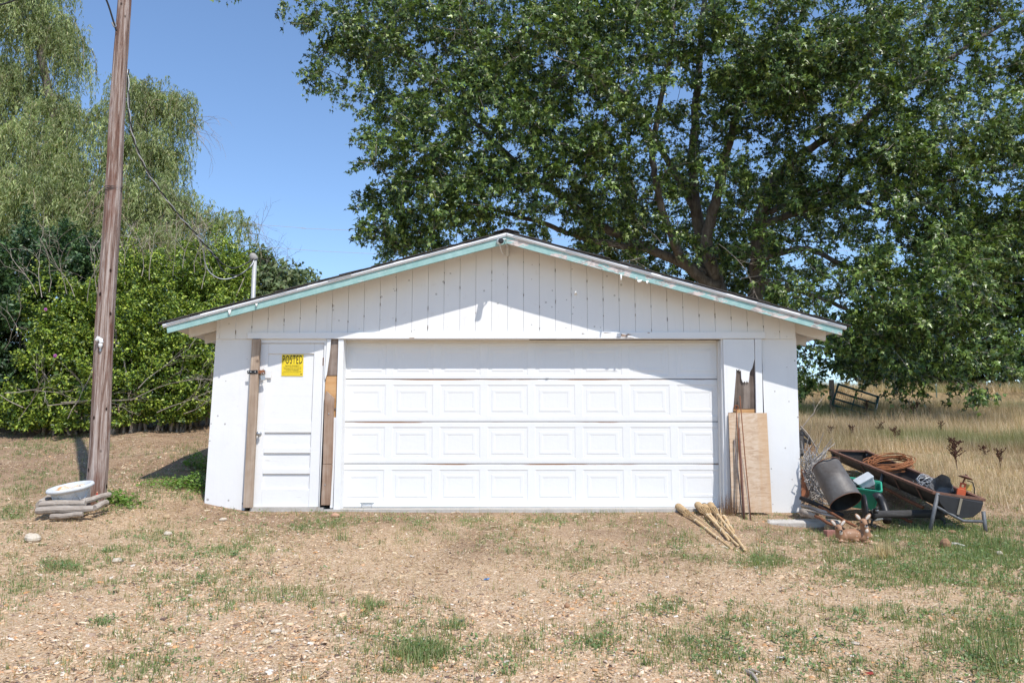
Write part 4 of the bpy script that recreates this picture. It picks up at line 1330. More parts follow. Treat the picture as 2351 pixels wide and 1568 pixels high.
# ---- tall dry grass on the hill to the right
def hill_grass(n, y0, y1, seed):
    y = y0 + (y1 - y0) * rng.random(n)
    d = y - CAM.y
    lo = np.maximum(4.15 + 0 * y, .30 * d); hi = .73 * d + 1.0
    x = lo + (hi - lo) * rng.random(n)
    x = np.where(rng.random(n) < .16, hi + rng.random(n) ** 1.3 * (2 + .45 * d), x)
    return x, y
parts = []
HP = [(.54, .40, .25), (.62, .48, .32), (.44, .31, .19), (.70, .57, .41), (.34, .30, .15), (.28, .19, .12)]
GATE = gnd(1912, 950)
for (cnt, y0, y1, L, W) in ((7600, -1.4, 5, .20, .0042), (12300, 4, 10, .32, .0052), (13500, 9, 18, .42, .0075), (10000, 17, 27, .48, .010)):
    x, y = hill_grass(cnt, y0, y1, 0)
    thin = sstep(y + .35 * x, .9, 3.4)
    k = rng.random(cnt) < (.12 + .88 * thin) * (.45 + .9 * sstep(fbm(x * .5, y * .5, 90), .25, .6))
    # trampled in front of the gate
    k &= ~((np.abs(x - GATE.x - .5) < 1.1) & (y < GATE.y + .1) & (y > GATE.y - 3.2) & (rng.random(cnt) < .8))
    # clear of the junk beside the wall
    k &= ~((x < 5.75) & (y < 2.3)); k &= y + .8 * (x - 5.5) > -.9
    x, y = x[k], y[k]
    green = sstep(fbm(x * .35 + 4, y * .35, 61), .47, .60)
    L_ = L * (.35 + 1.3 * fbm(x * .8, y * .8, 14) ** 1.3 + .35 * (rng.random(len(x)) < .15))
    V, Fc, Cc = tufts(x, y, 9, L_, np.full(len(x), .10), W, HP, [4, 4, 3, 2.4, 1.6, 1.8], 1.15, .3, BLADE1)
    Cc = Cc * np.repeat(.55 + .85 * fbm(x * .7, y * .7, 44), 9)[:, None] if len(Cc) == len(x) * 9 else Cc
    g = np.repeat(green, 9)
    if len(g) == len(Cc):
        Cc = Cc * (1 - .75 * g[:, None]) + np.array([.20, .235, .085])[None] * .75 * g[:, None]
    parts.append((V, Fc, Cc))
V, Fc, Cc = joinarr(parts)
np_mesh('tall_dry_grass', V, Fc, M_STRAW, Cc, kind='stuff', label='tall tan dry grass covering the hillside right of the garage', cat='dry grass')

# ================================================================== UTILITY POLE AND WIRES
def pole_material():
    m, nt, b = newmat('pole_wood')
    v = coords(nt, (16, 16, .55))
    g = noise(nt, v, 2.0, 7, .75, .6)
    g2 = noise(nt, coords(nt, (42, 42, 1.4)), 1.5, 6, .75)
    blot = noise(nt, coords(nt, (5, 5, 1.1)), 1.2, 4, .6)
    c = ramp(nt, g, [(.36, (.09, .048, .036)), (.45, (.20, .13, .102)), (.52, (.33, .255, .218)), (.62, (.45, .385, .35))])
    c = mix(nt, ramp(nt, blot, [(.52, 0), (.62, .6)]), c, (.15, .06, .038))
    c = mix(nt, ramp(nt, g2, [(.28, .8), (.40, 0)]), c, (.05, .028, .02))
    vo = N(nt, 'ShaderNodeTexVoronoi'); vo.inputs['Scale'].default_value = 3.4
    nt.links.new(coords(nt, (1.6, 1.6, 1)), vo.inputs['Vector'])
    c = mix(nt, ramp(nt, vo.outputs['Distance'], [(.07, 1), (.12, 0)]), c, (.025, .014, .010))
    nt.links.new(c, b.inputs['Base Color'])
    b.inputs['Roughness'].default_value = .9; b.inputs['Specular IOR Level'].default_value = .15
    bump(nt, b, math_(nt, 'ADD', g2, g), .8, .012)
    return m
M_POLE = pole_material()
PX, PY = -4.985, -.70
pz = gz(PX, PY)
pole = thing('utility_pole', 'tall weathered brown wooden utility pole standing on the left bank', 'pole', (PX, PY, pz))
pts, rad = [], []
for i in range(40):
    t = i / 39; z = pz - .25 + t * 9.4
    pts.append(Vector((PX - .009 * (z - pz) + .008 * math.sin(z * 2.1), PY, z)))
    rad.append((.122 - .0062 * (z - pz)) * (1 + random.uniform(-.02, .02)))
pm = MB().tube(pts, rad, 30)
for i_, p in enumerate(pm.v):                      # long drying checks down the shaft
    j_ = i_ % 30; k_ = i_ // 30
    if k_ < len(pts):
        c_ = pts[k_]; g_ = vnoise(j_ * .9, k_ * .16 + 3, 8)
        f_ = 1 - .10 * max(0, g_ - .55) / .45 - (.05 if vnoise(j_ * 1.7, k_ * .1, 2) > .72 else 0)
        pm.v[i_] = Vector((c_.x + (p.x - c_.x) * f_, c_.y + (p.y - c_.y) * f_, p.z))
pm.build('shaft', M_POLE, pole)
M_WIRE = simple('black_cable', (.03, .03, .032), (.02, .02, .02), rough=.5, bumps=0)
M_WCAB = simple('aluminium_cable', (.55, .55, .54), (.42, .42, .41), rough=.45, metal=.3, bumps=0)
for k, q in enumerate((431, 436, 441)):
    c = at(265, q, PY); z = c.z
    rr = .122 - .0062 * (z - pz) + .004
    MB().tube([Vector((PX - .009 * (z - pz) + rr * math.cos(a), PY + rr * math.sin(a), z + .012 * math.sin(a + k))) for a in np.linspace(0, 6.283, 19)], .0035, 4, False).build('wire_wrap', M_WIRE, pole)
ins = MB()
c0 = at(231, 784, PY - .12)
ins.lathe([(.018, -.028), (.026, -.02), (.020, 0), (.027, .02), (.018, .03)], 12, Matrix.Rotation(.6, 3, 'Y'), c0 + Vector((-.028, -.015, .028)))
ins.lathe([(.020, -.03), (.028, -.02), (.021, 0), (.028, .02), (.016, .032)], 12, Matrix.Rotation(-.3, 3, 'Y'), c0 + Vector((.014, -.02, .004)))
ins.lathe([(.004, -.07), (.020, -.045), (.026, -.02), (.016, .0)], 12, None, c0 + Vector((.012, -.02, -.02)))
ins.build('insulator', M_WHITEP, pole, smooth=True)
MB().box(c0 + Vector((.0, .03, -.06)), (.02, .05, .12)).build('insulator_bracket', M_STEEL, pole)

mast_p = at(583, 640, 1.5); mx = mast_p.x
mz0, mz1 = roofz(mx) - .03, at(584, 594, 1.5).z
mast = thing('service_mast', 'grey metal conduit mast with weatherhead standing on the left roof slope', 'mast', (mx, 1.5, mz0))
MB().tube([Vector((mx, 1.5, mz0 - .6)), Vector((mx, 1.5, mz1))], .034, 12).build('conduit', simple('grey_conduit', (.47, .47, .46), (.36, .36, .35), rough=.55, metal=.3, bumps=.1), mast, smooth=True)
MB().lathe([(.04, -.06), (.055, -.05), (.058, .0), (.05, .04), (.03, .065), (0, .07)], 12, Matrix.Rotation(-.55, 3, 'Y'), (mx - .02, 1.5, mz1 + .02)).build('weatherhead', simple('weatherhead', (.36, .34, .31), (.24, .22, .2), rough=.7, bumps=.3), mast, smooth=True)
MB().lathe([(.13, -.02), (.06, .02), (.045, .06)], 14, None, (mx, 1.5, roofz(mx) + .04)).build('roof_boot', M_BLACK, mast, smooth=True)

def spline(px_pts, n=8):
    P = [at(*q) for q in px_pts]; out = []
    for i in range(len(P) - 1):
        p0, p1, p2, p3 = P[max(i - 1, 0)], P[i], P[i + 1], P[min(i + 2, len(P) - 1)]
        for j in range(n):
            t = j / n
            out.append(.5 * ((2 * p1) + (p2 - p0) * t + (2 * p0 - 5 * p1 + 4 * p2 - p3) * t * t + (3 * p1 - p0 - 3 * p2 + p3) * t ** 3))
    return out + [P[-1]]
cab = thing('service_cable', 'twisted black and silver service drop cable sagging from the pole to the mast', 'cable', at(300, 280, -.55))
main_pts = [(294, 160, -.58), (297, 260, -.55), (312, 335, -.4), (345, 405, -.15), (395, 475, .2), (445, 533, .6), (482, 575, .95), (499, 594, 1.1)]
sp = spline(main_pts)
tw1 = [p + Vector((.011 * math.cos(i * 1.1), 0, .011 * math.sin(i * 1.1))) for i, p in enumerate(sp)]
tw2 = [p - Vector((.011 * math.cos(i * 1.1), 0, .011 * math.sin(i * 1.1))) for i, p in enumerate(sp)]
MB().tube(tw1, .0085, 6).build('black_strand', M_WIRE, cab, smooth=True)
MB().tube(tw2, .0075, 6).build('bare_strand', M_WCAB, cab, smooth=True)
MB().tube(spline([(499, 594, 1.1), (513, 607, 1.15), (535, 616, 1.25), (560, 608, 1.35), (581, 595, 1.45)]), .010, 6).build('tail_loop', M_WIRE, cab, smooth=True)
MB().tube(spline([(497, 592, 1.1), (510, 620, 1.15), (540, 633, 1.25), (565, 622, 1.35), (582, 597, 1.45)]), .009, 6).build('tail_loop', M_WIRE, cab, smooth=True)
MB().tube(spline([(452, 541, .65), (467, 575, .85), (470, 600, .95), (482, 626, 1.05), (510, 641, 1.15), (545, 634, 1.3), (575, 612, 1.4), (583, 598, 1.45)]), .008, 6).build('neutral_loop', M_WCAB, cab, smooth=True)
MB().ball(at(498, 593, 1.08), (.03, .03, .02), Matrix.Rotation(.7, 3, 'Y'), 8, 6).build('splice_clamp', M_WIRE, cab, smooth=True)
up = thing('overhead_cable', 'black cable coming down from the top left edge to the utility pole', 'cable', at(262, 60, -.75))
MB().tube(spline([(225, -40, -1.1), (246, 5, -.95), (259, 45, -.85), (267, 72, -.79)]), .012, 6).build('strand', M_WIRE, up, smooth=True)
MB().tube(spline([(257, 52, -.86), (262, 62, -.83), (266, 60, -.80), (262, 50, -.83)]), .010, 6).build('cable_clamp', M_STEEL, up)
MB().tube(spline([(-80, 25, 2), (-10, 14, 2), (20, 6, 2), (60, -10, 2), (160, -60, 2)]), .013, 6).build('overhead_cable', M_WIRE, None, label='black overhead cable crossing the extreme top left corner', cat='cable')
for lab, pa in (('upper of two thin power lines crossing the sky far behind the garage', [(-300, 452, 60), (632, 519, 60), (803, 529, 60), (2100, 581, 60), (2700, 592, 60)]),
                ('lower of two thin power lines crossing the sky far behind the garage', [(-300, 500, 60), (577, 565, 60), (910, 585, 60), (2110, 633, 60), (2700, 645, 60)])):
    MB().tube(spline(pa), .016, 4).build('power_line', M_WCAB, None, label=lab, cat='power line')

# ================================================================== ON THE GARAGE FRONT
# ---- posted sign
SY = .043
M_YEL = simple('yellow_sign', (.80, .60, .02), (.74, .54, .02), rough=.45, scale=3, bumps=0)
M_INK = simple('black_ink', (.012, .012, .012), (.010, .010, .010), rough=.6, bumps=0)
sgn = slab([(647.4, 814.0), (697.0, 814.0), (695.6, 863.4), (646.0, 863.0)], SY, SY + .0018).build('posted_sign', M_YEL, None, label='square yellow POSTED no-trespassing sign on the white entry door', cat='sign')
s0, s1 = at(647, 814, SY), at(696, 863, SY)
SWd, SHt = s1.x - s0.x, s0.z - s1.z
def lettering(txt, u, v, cap_h, width, bold=0.0, space=1.0, name='lettering'):
    """centre (u,v) of the line in fractions of the sign; cap height and width as fractions too"""
    cu = bpy.data.curves.new(name, 'FONT')
    cu.body = txt; cu.align_x = 'CENTER'; cu.align_y = 'CENTER'; cu.size = 1; cu.offset = bold; cu.resolution_u = 2; cu.space_character = space
    tmp = bpy.data.objects.new('tmp', cu); COL.objects.link(tmp)
    dg = bpy.context.evaluated_depsgraph_get()
    me = bpy.data.meshes.new_from_object(tmp.evaluated_get(dg))
    bpy.data.objects.remove(tmp); bpy.data.curves.remove(cu)
    co = np.zeros(len(me.vertices) * 3, np.float32); me.vertices.foreach_get('co', co); co = co.reshape(-1, 3)
    w_, h_ = np.ptp(co[:, 0]), np.ptp(co[:, 1]); cx_, cy_ = (co[:, 0].max() + co[:, 0].min()) / 2, (co[:, 1].max() + co[:, 1].min()) / 2
    X = s0.x + u * SWd + (co[:, 0] - cx_) / w_ * width * SWd
    Zz = s0.z - v * SHt + (co[:, 1] - cy_) / h_ * cap_h * SHt
    off = ORG[sgn]
    out = np.stack([X - off.x, np.full_like(X, SY - .0009 - off.y), Zz - off.z], -1)
    me.vertices.foreach_set('co', out.ravel()); me.materials.append(M_INK); me.name = name; me.update()
    return link(name, me, sgn)
lettering('POSTED', .50, .235, .42, .90, .005, 1.14)
lettering('PRIVATE PROPERTY', .50, .525, .055, .66, .012)
for i, (t, w_) in enumerate((('HUNTING, FISHING, TRAPPING OR', .80), ('TRESPASSING FOR ANY PURPOSE', .80), ('IS STRICTLY FORBIDDEN', .58), ('VIOLATORS WILL BE PROSECUTED', .82))):
    lettering(t, .50, .600 + i * .065, .042, w_, .008)
lettering('Name', .10, .862, .030, .10, .01)
lettering('Address', .12, .935, .030, .15, .01)
for u0, u1, v in ((.18, .84, .872), (.24, .84, .945)):
    MB().box((s0.x + (u0 + u1) / 2 * SWd, SY - .001, s0.z - v * SHt), ((u1 - u0) * SWd, .0006, .0012)).build('ruled_line', M_INK, sgn)
MB().box((s0.x + .91 * SWd, SY - .001, s0.z - .915 * SHt), (.09 * SWd, .0006, .06 * SHt)).build('print_block', simple('grey_print', (.28, .22, .03), bumps=0), sgn)

# ---- hasp and padlock
hs = thing('hasp', 'black strap hasp bolted across the weathered post beside the entry door', 'hasp', at(580, 856, -.06))
slab([(567, 851), (591, 849.5), (592, 857), (568, 858.5)], -.064, -.0565).build('strap', M_BLACK, hs, bevel=.002)
slab([(591, 850), (606, 849), (606, 857.5), (591, 857.5)], -.050, .014).build('hasp_arm', M_RUST, hs, bevel=.002)
for a in (571, 576, 586):
    MB().lathe([(.009, 0), (.009, .008), (.004, .012)], 8, Matrix.Rotation(math.pi / 2, 3, 'X'), at(a, 854, -.0645)).build('bolt', M_STEEL, hs)
MB().tube([at(603, 849, -.045), at(606, 846, -.055), at(609, 850, -.055), at(608, 856, -.045)], .004, 6).build('staple', M_STEEL, hs)
pl = thing('padlock', 'small steel padlock hanging from the hasp on the entry door', 'padlock', at(604, 872, -.05))
slab([(597, 863), (607, 861.5), (609, 872), (599, 874)], -.062, -.040).build('body', M_STEEL, pl, bevel=.004)
MB().tube([at(599.5, 864, -.051), at(600.5, 857, -.051), at(604, 855, -.051), at(606, 858, -.051), at(606, 863, -.051)], .0042, 6).build('shackle', M_STEEL, pl, smooth=True)

# ---- security camera under the ridge
sc_ = thing('security_camera', 'white security camera with black face mounted under the gable peak', 'camera', at(1164, 575, -.03))
slab([(1161.5, 562), (1168, 561.5), (1168, 586), (1161.5, 586)], -.075, -.001).build('junction_box', M_WHITEP, sc_, bevel=.004)
ch = at(1147.5, 551.5, -.56)
Mc = Matrix.Rotation(math.radians(-76), 3, 'X') @ Matrix.Rotation(.0, 3, 'Z')
Mc = Matrix.Rotation(math.radians(14), 3, 'Z') @ Matrix.Rotation(math.radians(98), 3, 'X')
MB().lathe([(.026, -.13), (.034, -.12), (.038, .0), (.038, .02), (.034, .021)], 14, Mc, ch + Vector((.01, .05, 0))).build('camera_body', M_WHITEP, sc_, smooth=True)
MB().lathe([(.037, .0215), (.035, .030), (.012, .033), (.0, .033)], 14, Mc, ch + Vector((.01, .05, 0))).build('lens_face', M_BLACK, sc_)
MB().tube([at(1164, 568, -.07), at(1162, 556, -.30), at(1160.5, 549, -.44), at(1153, 549.5, -.47)], .008, 6).build('arm', M_WHITEP, sc_, smooth=True)
MB().tube(spline([(1147, 558, -.50), (1149, 570, -.42), (1154, 583, -.25), (1159, 586, -.10), (1163, 584, -.06)]), .005, 5).build('camera_cable', M_WHITEP, sc_, smooth=True)
MB().tube([at(1166.5, 586, -.05), at(1167, 600, -.05), at(1167, 612, -.05)], .0022, 4).build('pull_chain', M_STEEL, sc_)
MB().lathe([(.002, .02), (.006, .0), (.004, -.01)], 8, None, at(1167, 612, -.05)).build('chain_knob', M_WHITEP, sc_)

# ---- plywood sheet and rods leaning beside the wide door
def ply_mat():
    m, nt, b = newmat('raw_plywood')
    v = coords(nt, (2.2, 1, 9))
    g = noise(nt, v, 2.4, 6, .7, 1.2)
    v2 = noise(nt, coords(nt, (6, 1, .25)), 1.0, 3, .5)
    c = ramp(nt, g, [(.30, (.36, .235, .15)), (.48, (.52, .385, .27)), (.68, (.62, .50, .385))])
    c = mix(nt, ramp(nt, v2, [(.46, 0), (.60, .5)]), c, (.50, .30, .15))
    vo = N(nt, 'ShaderNodeTexVoronoi'); vo.inputs['Scale'].default_value = 6.0
    nt.links.new(coords(nt), vo.inputs['Vector'])
    c = mix(nt, ramp(nt, vo.outputs['Distance'], [(.05, .85), (.09, 0)]), c, (.13, .075, .045))
    nt.links.new(c, b.inputs['Base Color']); b.inputs['Roughness'].default_value = .85
    bump(nt, b, g, .3, .004)
    return m
tl, tr = at(*Z7(557, 577), -.045), at(*Z7(812, 577), -.045)
bl_, br_ = at(*Z7(582, 1240), -.16), at(*Z7(847, 1241), -.16)
th_ = Vector((0, .014, 0))
MB().add([bl_, br_, tr, tl, bl_ + th_, br_ + th_, tr + th_, tl + th_], [(0, 1, 2, 3), (7, 6, 5, 4), (0, 4, 5, 1), (3, 2, 6, 7), (0, 3, 7, 4), (1, 5, 6, 2)]).build('plywood_sheet', ply_mat(), None, label='bare plywood sheet leaning on the wall right of the wide door', cat='plywood')
RODS = [('rusty rod with an eye loop at its top, leaning on the plywood sheet', (609, 552), (657, 1284), .007, M_RUST, True),
        ('tallest thin rod leaning on the plywood, its tip reaching the broken boards', (632, 465), (707, 1297), .0065, M_RUST, False),
        ('thick reddish pipe leaning in the middle of the plywood sheet', (626, 678), (663, 1287), .011, simple('red_brown_pipe', (.20, .10, .075), (.11, .06, .05), rough=.75, scale=18), False),
        ('short grey rod leaning at the left of the plywood rods', (594, 752), (650, 1272), .008, simple('grey_rod', (.22, .19, .18), (.12, .10, .095), rough=.7, scale=18), False),
        ('slim pale rod leaning between the red pipe and the tallest rod', (648, 880), (700, 1288), .006, simple('pale_rod', (.33, .27, .23), (.2, .16, .14), rough=.7, scale=18), False)]
for lab, a, b_, r, mt, eye in RODS:
    yb = -.36 if not eye else -.30
    g_ = gnd(*Z7(*b_))
    bot = Vector((at(*Z7(*b_), g_.y).x, g_.y, g_.z - .01))
    frac = (1240 - a[1]) / (1240 - 577.0)
    ytop = -.165 + min(frac, 1.0) * .115 - .012 if frac <= 1 else -.03
    top = at(*Z7(*a), ytop)
    o = thing('leaning_rod', lab, 'rod', bot, 'rods leaning by the wide door')
    midp = bot.lerp(top, .5) + Vector((random.uniform(-.006, .006), -.004, 0))
    MB().tube([bot, bot.lerp(midp, .5), midp, midp.lerp(top, .5), top], r, 7).build('shaft', mt, o, smooth=True)
    if eye:
        MB().tube([top + Vector((.026 * math.cos(t), .0, .022 + .026 * math.sin(t))) for t in np.linspace(-1.57, 4.71, 15)], .009, 6, False).build('eye_loop', M_RUST, o, smooth=True)

# ---- bamboo torches lying on the ground
M_BAMB = wood('bamboo', 'Y', (.38, .24, .12), (.55, .38, .20), (.66, .50, .30), cracks=.3, scale=.6)
M_BAMB2 = simple('bamboo_weave', (.60, .42, .22), (.24, .14, .065), rough=.8, scale=60, bumps=.6)
M_NODE = simple('bamboo_node', (.72, .63, .48), (.55, .44, .3), rough=.8, scale=20)
T3 = lambda a, b_: (1524.4 + a * .1, 1132.4 + b_ * .1)
def torch(label, head, neck, tail, lift, basket=True, ring=False, r=.017):
    ph_, pt_ = gnd(*T3(*head)), gnd(*T3(*tail))
    ph_ = Vector((ph_.x, min(ph_.y, -.14), ph_.z + .045 + lift)); pt_ = pt_ + Vector((0, 0, .012 + lift * .25))
    L = (pt_ - ph_).length; d = (pt_ - ph_).normalized()
    o = thing('bamboo_torch', label, 'torch', (ph_ + pt_) / 2 - Vector((0, 0, .02)), 'bamboo torches lying by the wide door')
    fr = math.hypot(neck[0] - head[0], neck[1] - head[1]) / math.hypot(tail[0] - head[0], tail[1] - head[1])
    nk = ph_.lerp(pt_, fr) if basket else ph_
    n = 9
    ps, rs = [], []
    for i in range(n + 1):
        t = i / n
        p = nk.lerp(pt_, t) + Vector((random.uniform(-.004, .004), 0, random.uniform(-.003, .003)))
        ps += [p - d * .008, p, p + d * .008]; rs += [r * (1 - .25 * t), r * 1.12 * (1 - .25 * t), r * (1 - .25 * t)]
    MB().tube(ps, rs, 9).build('cane', M_BAMB, o, smooth=True)
    for t in (.02, .34, .67):
        p = nk.lerp(pt_, t)
        MB().tube([p - d * .006, p + d * .006], r * 1.2, 9).build('node', M_NODE, o)
    if not basket:
        MB().tube([pt_ - d * .004, pt_ + d * .004], r * .62, 9).build('hollow_shade_disc', M_DARK, o)  # solid dark disc painting the shade inside the cane's open end
        return o
    u = d.cross(Vector((0, 0, 1))).normalized(); w = u.cross(d)
    be = ph_.lerp(nk, .42); R0 = .046
    Mx = Matrix((u, w, d)).transposed()
    LB = (be - ph_).length
    prof = []
    for i in range(10):
        t = i / 9
        prof.append((R0 * (1.02 - .10 * t) + (.003 if i % 2 else -.001), -LB * .6 + t * LB * 1.5))
    MB().lathe([(R0 * .86, -LB * .6)] + prof, 16, Mx, ph_).build('basket', M_BAMB2, o)
    for k in range(9):                         # splayed slivers between basket and cane
        a = k * 6.283 / 9
        p0 = ph_ + (u * math.cos(a) + w * math.sin(a)) * R0 * .96 + d * LB * .86
        MB().tube([p0, p0.lerp(nk, .5) + (u * math.cos(a) + w * math.sin(a)) * .006, nk + (u * math.cos(a) + w * math.sin(a)) * r * .8], .0042, 4).build('sliver', M_BAMB, o)
    if ring:
        MB().lathe([(R0 * .7, -.004), (R0 * 1.12, -.004), (R0 * 1.12, .010), (R0 * 1.0, .012)], 16, Mx, ph_ - d * LB * .62).build('oil_can_rim', M_BLACK, o)
    return o
torch('bamboo torch lying lowest and leftmost of the pile, woven head on the soil', (380, 440), (780, 690), (1540, 1290), .0)
torch('bamboo torch with a black rim around its woven head', (555, 375), (760, 560), (1480, 1110), .05, ring=True)
torch('bamboo torch lying in the middle of the pile with a split cane', (800, 440), (1000, 650), (1690, 1245), .03)
torch('bamboo torch on the right of the pile, longest cane reaching the grass', (1085, 450), (1260, 650), (1870, 1350), .03, r=.019)
for lab, a_, b_, r_ in (('thin bamboo stick lying across the middle of the torch pile', (930, 500), (1460, 960), .008), ('thin pale bamboo sliver lying crosswise over the right torch', (1290, 430), (1335, 940), .006), ('thin bamboo stick along the left edge of the torch pile', (620, 560), (1180, 960), .007)):
    p_, q_ = gnd(*T3(*a_)) + Vector((0, 0, .055)), gnd(*T3(*b_)) + Vector((0, 0, .05))
    MB().tube([p_, p_.lerp(q_, .5) + Vector((.004, 0, .004)), q_], [r_, r_, r_ * .7], 7).build('bamboo_stick', M_BAMB, None, label=lab, cat='bamboo', group='bamboo torches lying by the wide door')
torch('short hollow bamboo cane lying at the right of the torches', (1380, 640), (1380, 640), (1600, 920), .01, basket=False, r=.021)

# ================================================================== LEFT: PLANTER AND LOGS
M_LOG = wood('grey_log', 'X', (.16, .125, .10), (.32, .27, .225), (.47, .42, .365), cracks=.7)
M_LOGY = wood('grey_log_endways', 'Y', (.16, .125, .10), (.32, .27, .225), (.47, .42, .365), cracks=.7)
Z2 = lambda a, b_: (78.4 + a * .0889, 1062.7 + b_ * .0889)
pc = at(*Z2(935, 625), -1.15)
planter = thing('planter_bowl', 'round white planter bowl with zigzag relief, tilted on grey logs by the pole', 'planter', pc - Vector((0, 0, .2)))
Mt = Matrix.Rotation(math.radians(-7), 3, 'Y') @ Matrix.Rotation(math.radians(11), 3, 'X')
M_PLANT = simple('planter_cement', (.58, .59, .60), (.44, .45, .46), rough=.85, scale=9, bumps=.3)
R_ = .245
MB().lathe([(.155, -.20), (.165, -.19), (.195, -.05), (.20, -.035), (.22, -.03), (R_, -.015), (R_ + .004, .0), (R_ - .006, .016), (R_ - .03, .018), (R_ - .045, .0), (R_ - .06, -.02), (.0, -.02)], 32, Mt, pc).build('bowl', M_PLANT, planter, smooth=True)
for k in range(14):                                     # zigzag relief
    a0, a1 = k * 6.283 / 14, (k + 1) * 6.283 / 14
    za, zb_ = (-.175, -.045) if k % 2 else (-.045, -.175)
    ra, rb = (.168, .197) if k % 2 else (.197, .168)
    p = [pc + Mt @ Vector(((ra + (rb - ra) * t) * 1.012 * math.cos(a0 + (a1 - a0) * t), (ra + (rb - ra) * t) * 1.012 * math.sin(a0 + (a1 - a0) * t), za + (zb_ - za) * t)) for t in (0, .25, .5, .75, 1)]
    MB().tube(p, .0065, 5).build('zigzag_bar', M_PLANT, planter)
fill = MB()
for k in range(26):
    a, rr = random.random() * 6.283, math.sqrt(random.random()) * .165
    s = random.uniform(.018, .05)
    fill.ball(pc + Mt @ Vector((rr * math.cos(a), rr * math.sin(a), -.012)), (s, s * .9, s * .45), Mt, 8, 5)
fill.ball(pc + Mt @ Vector((-.06, -.05, -.005)), (.07, .06, .035), Mt, 10, 6)
def fill_mat():
    m, nt, b = newmat('bowl_filling')
    c = ramp(nt, noise(nt, coords(nt), 9, 4, .6), [(.36, (.66, .64, .60)), (.48, (.62, .55, .45)), (.56, (.60, .33, .13)), (.66, (.52, .30, .14))])
    nt.links.new(c, b.inputs['Base Color']); b.inputs['Roughness'].default_value = .8
    return m
fill.build('crusted_filling', fill_mat(), planter, smooth=True)

def log(label, a, b_, r, ya, yb, mt=M_LOG, flat=.8, wig=.004):
    p, q = at(*Z2(*a), ya), at(*Z2(*b_), yb)
    d = (q - p)
    pts, rr = [], []
    for i in range(17):
        t = i / 16
        pts.append(p.lerp(q, t) + Vector((0, random.gauss(0, .0012), .006 * math.sin(t * 5 + r * 300))))
        rr.append(r * (random.uniform(.975, 1.02) - .12 * t) * (1 if 0 < i < 16 else .86))
    mb = roughen(MB().tube(pts, rr, 9), .0025, 20)
    mb.build('weathered_log', mt, None, label=label, cat='log', group='grey logs around the planter', smooth=False)
log('upper front log of the planter ring, split at its right end', (150, 1085), (1330, 1020), .042, -1.36, -1.30)
log('splintered log slanting up to the right of the planter toward the pole', (1240, 985), (1960, 815), .034, -1.30, -.98)
log('lower front log of the planter ring, sawn end facing right', (60, 1245), (1540, 1160), .043, -1.42, -1.36)
log('hollow log running back along the left side of the planter', (130, 1110), (470, 815), .046, -1.36, -.88, M_LOGY)
log('log lying behind the sawn log at the right of the planter', (1560, 1140), (1880, 1010), .036, -1.28, -1.05)
log('bottom log half sunk in dry grass in front of the planter', (420, 1375), (1260, 1330), .032, -1.45, -1.42)
g_ = at(*Z2(1625, 800), -.92)
gnome = thing('garden_figurine', 'tiny red figurine at the foot of the utility pole', 'figurine', g_ - Vector((0, 0, .03)))
MB().lathe([(.012, -.05), (.015, -.02), (.010, .005), (.006, .01)], 10, None, g_).build('coat', simple('red_paint', (.55, .05, .03), bumps=0), gnome, smooth=True)
MB().ball(g_ + Vector((0, 0, .018)), .010, None, 8, 6).build('head', simple('skin_paint', (.62, .34, .2), bumps=0), gnome, smooth=True)

# ================================================================== RIGHT: THE SCRAP BESIDE THE WALL
Z8 = lambda a, b_: (1785.8 + a * .2889, 836.3 + b_ * .2889)
M_DKMET = simple('dark_worn_metal', (.045, .041, .039), (.022, .019, .018), rough=.6, metal=.2, scale=7, bumps=.3)
M_DRUM = simple('dull_sheet_metal', (.15, .14, .13), (.08, .065, .055), rough=.58, metal=.25, scale=5, bumps=.25)
M_RUSTR = simple('rusted_rim', (.20, .095, .06), (.09, .05, .035), rough=.8, scale=16, bumps=.4)
# ---- dented drum
dn, df = at(*Z8(541, 1092), -.80), at(*Z8(383, 806), -.50)
ax = (df - dn).normalized(); LD = (df - dn).length
u = ax.cross(Vector((0, 0, 1))).normalized(); w = u.cross(ax)
Md = Matrix((u, w, ax)).transposed()
drum = thing('metal_drum', 'dented dark sheet metal drum lying with its open end toward the yard', 'drum', dn - Vector((0, 0, .19)))
RD = .192
body = MB()
seg, rows_ = 32, 14
for i in range(rows_ + 1):
    t = i / rows_
    for j in range(seg):
        a = j * 6.283 / seg
        r = RD * (1 - .10 * t) 
        dent = .065 * math.exp(-((t - .86) / .16) ** 2 - (math.atan2(math.sin(a - 1.9), math.cos(a - 1.9)) / .5) ** 2) + .028 * math.exp(-((t - .70) / .2) ** 2 - (math.atan2(math.sin(a - .9), math.cos(a - .9)) / .5) ** 2)
        r -= dent
        body.v.append(dn + Md @ Vector((r * math.cos(a), r * math.sin(a), t * LD)))
for i in range(rows_):
    for j in range(seg):
        p, q = i * seg + j, i * seg + (j + 1) % seg
        body.f.append([p, q, q + seg, p + seg])
body.f.append([rows_ * seg + j for j in range(seg)])
k0 = len(body.v)
for i in (0, rows_ - 1):
    for j in range(seg):
        a = j * 6.283 / seg
        r = (RD - .004) * (1 - .10 * i / rows_)
        body.v.append(dn + Md @ Vector((r * math.cos(a), r * math.sin(a), i / rows_ * LD)))
for j in range(seg):
    p, q = k0 + j, k0 + (j + 1) % seg
    body.f.append([p + seg, q + seg, q, p]); body.f.append([j, p, q, (j + 1) % seg][::-1])
body.f.append([k0 + seg + j for j in range(seg)][::-1])
body.build('shell', M_DRUM, drum, smooth=True)
for t, rr in ((0.0, RD), (1.0, RD * .90)):
    MB().tube([dn + Md @ Vector((rr * math.cos(a), rr * math.sin(a), t * LD)) for a in np.linspace(0, 6.283, 33)], .0055, 5, False).build('rolled_rim', M_RUSTR, drum)

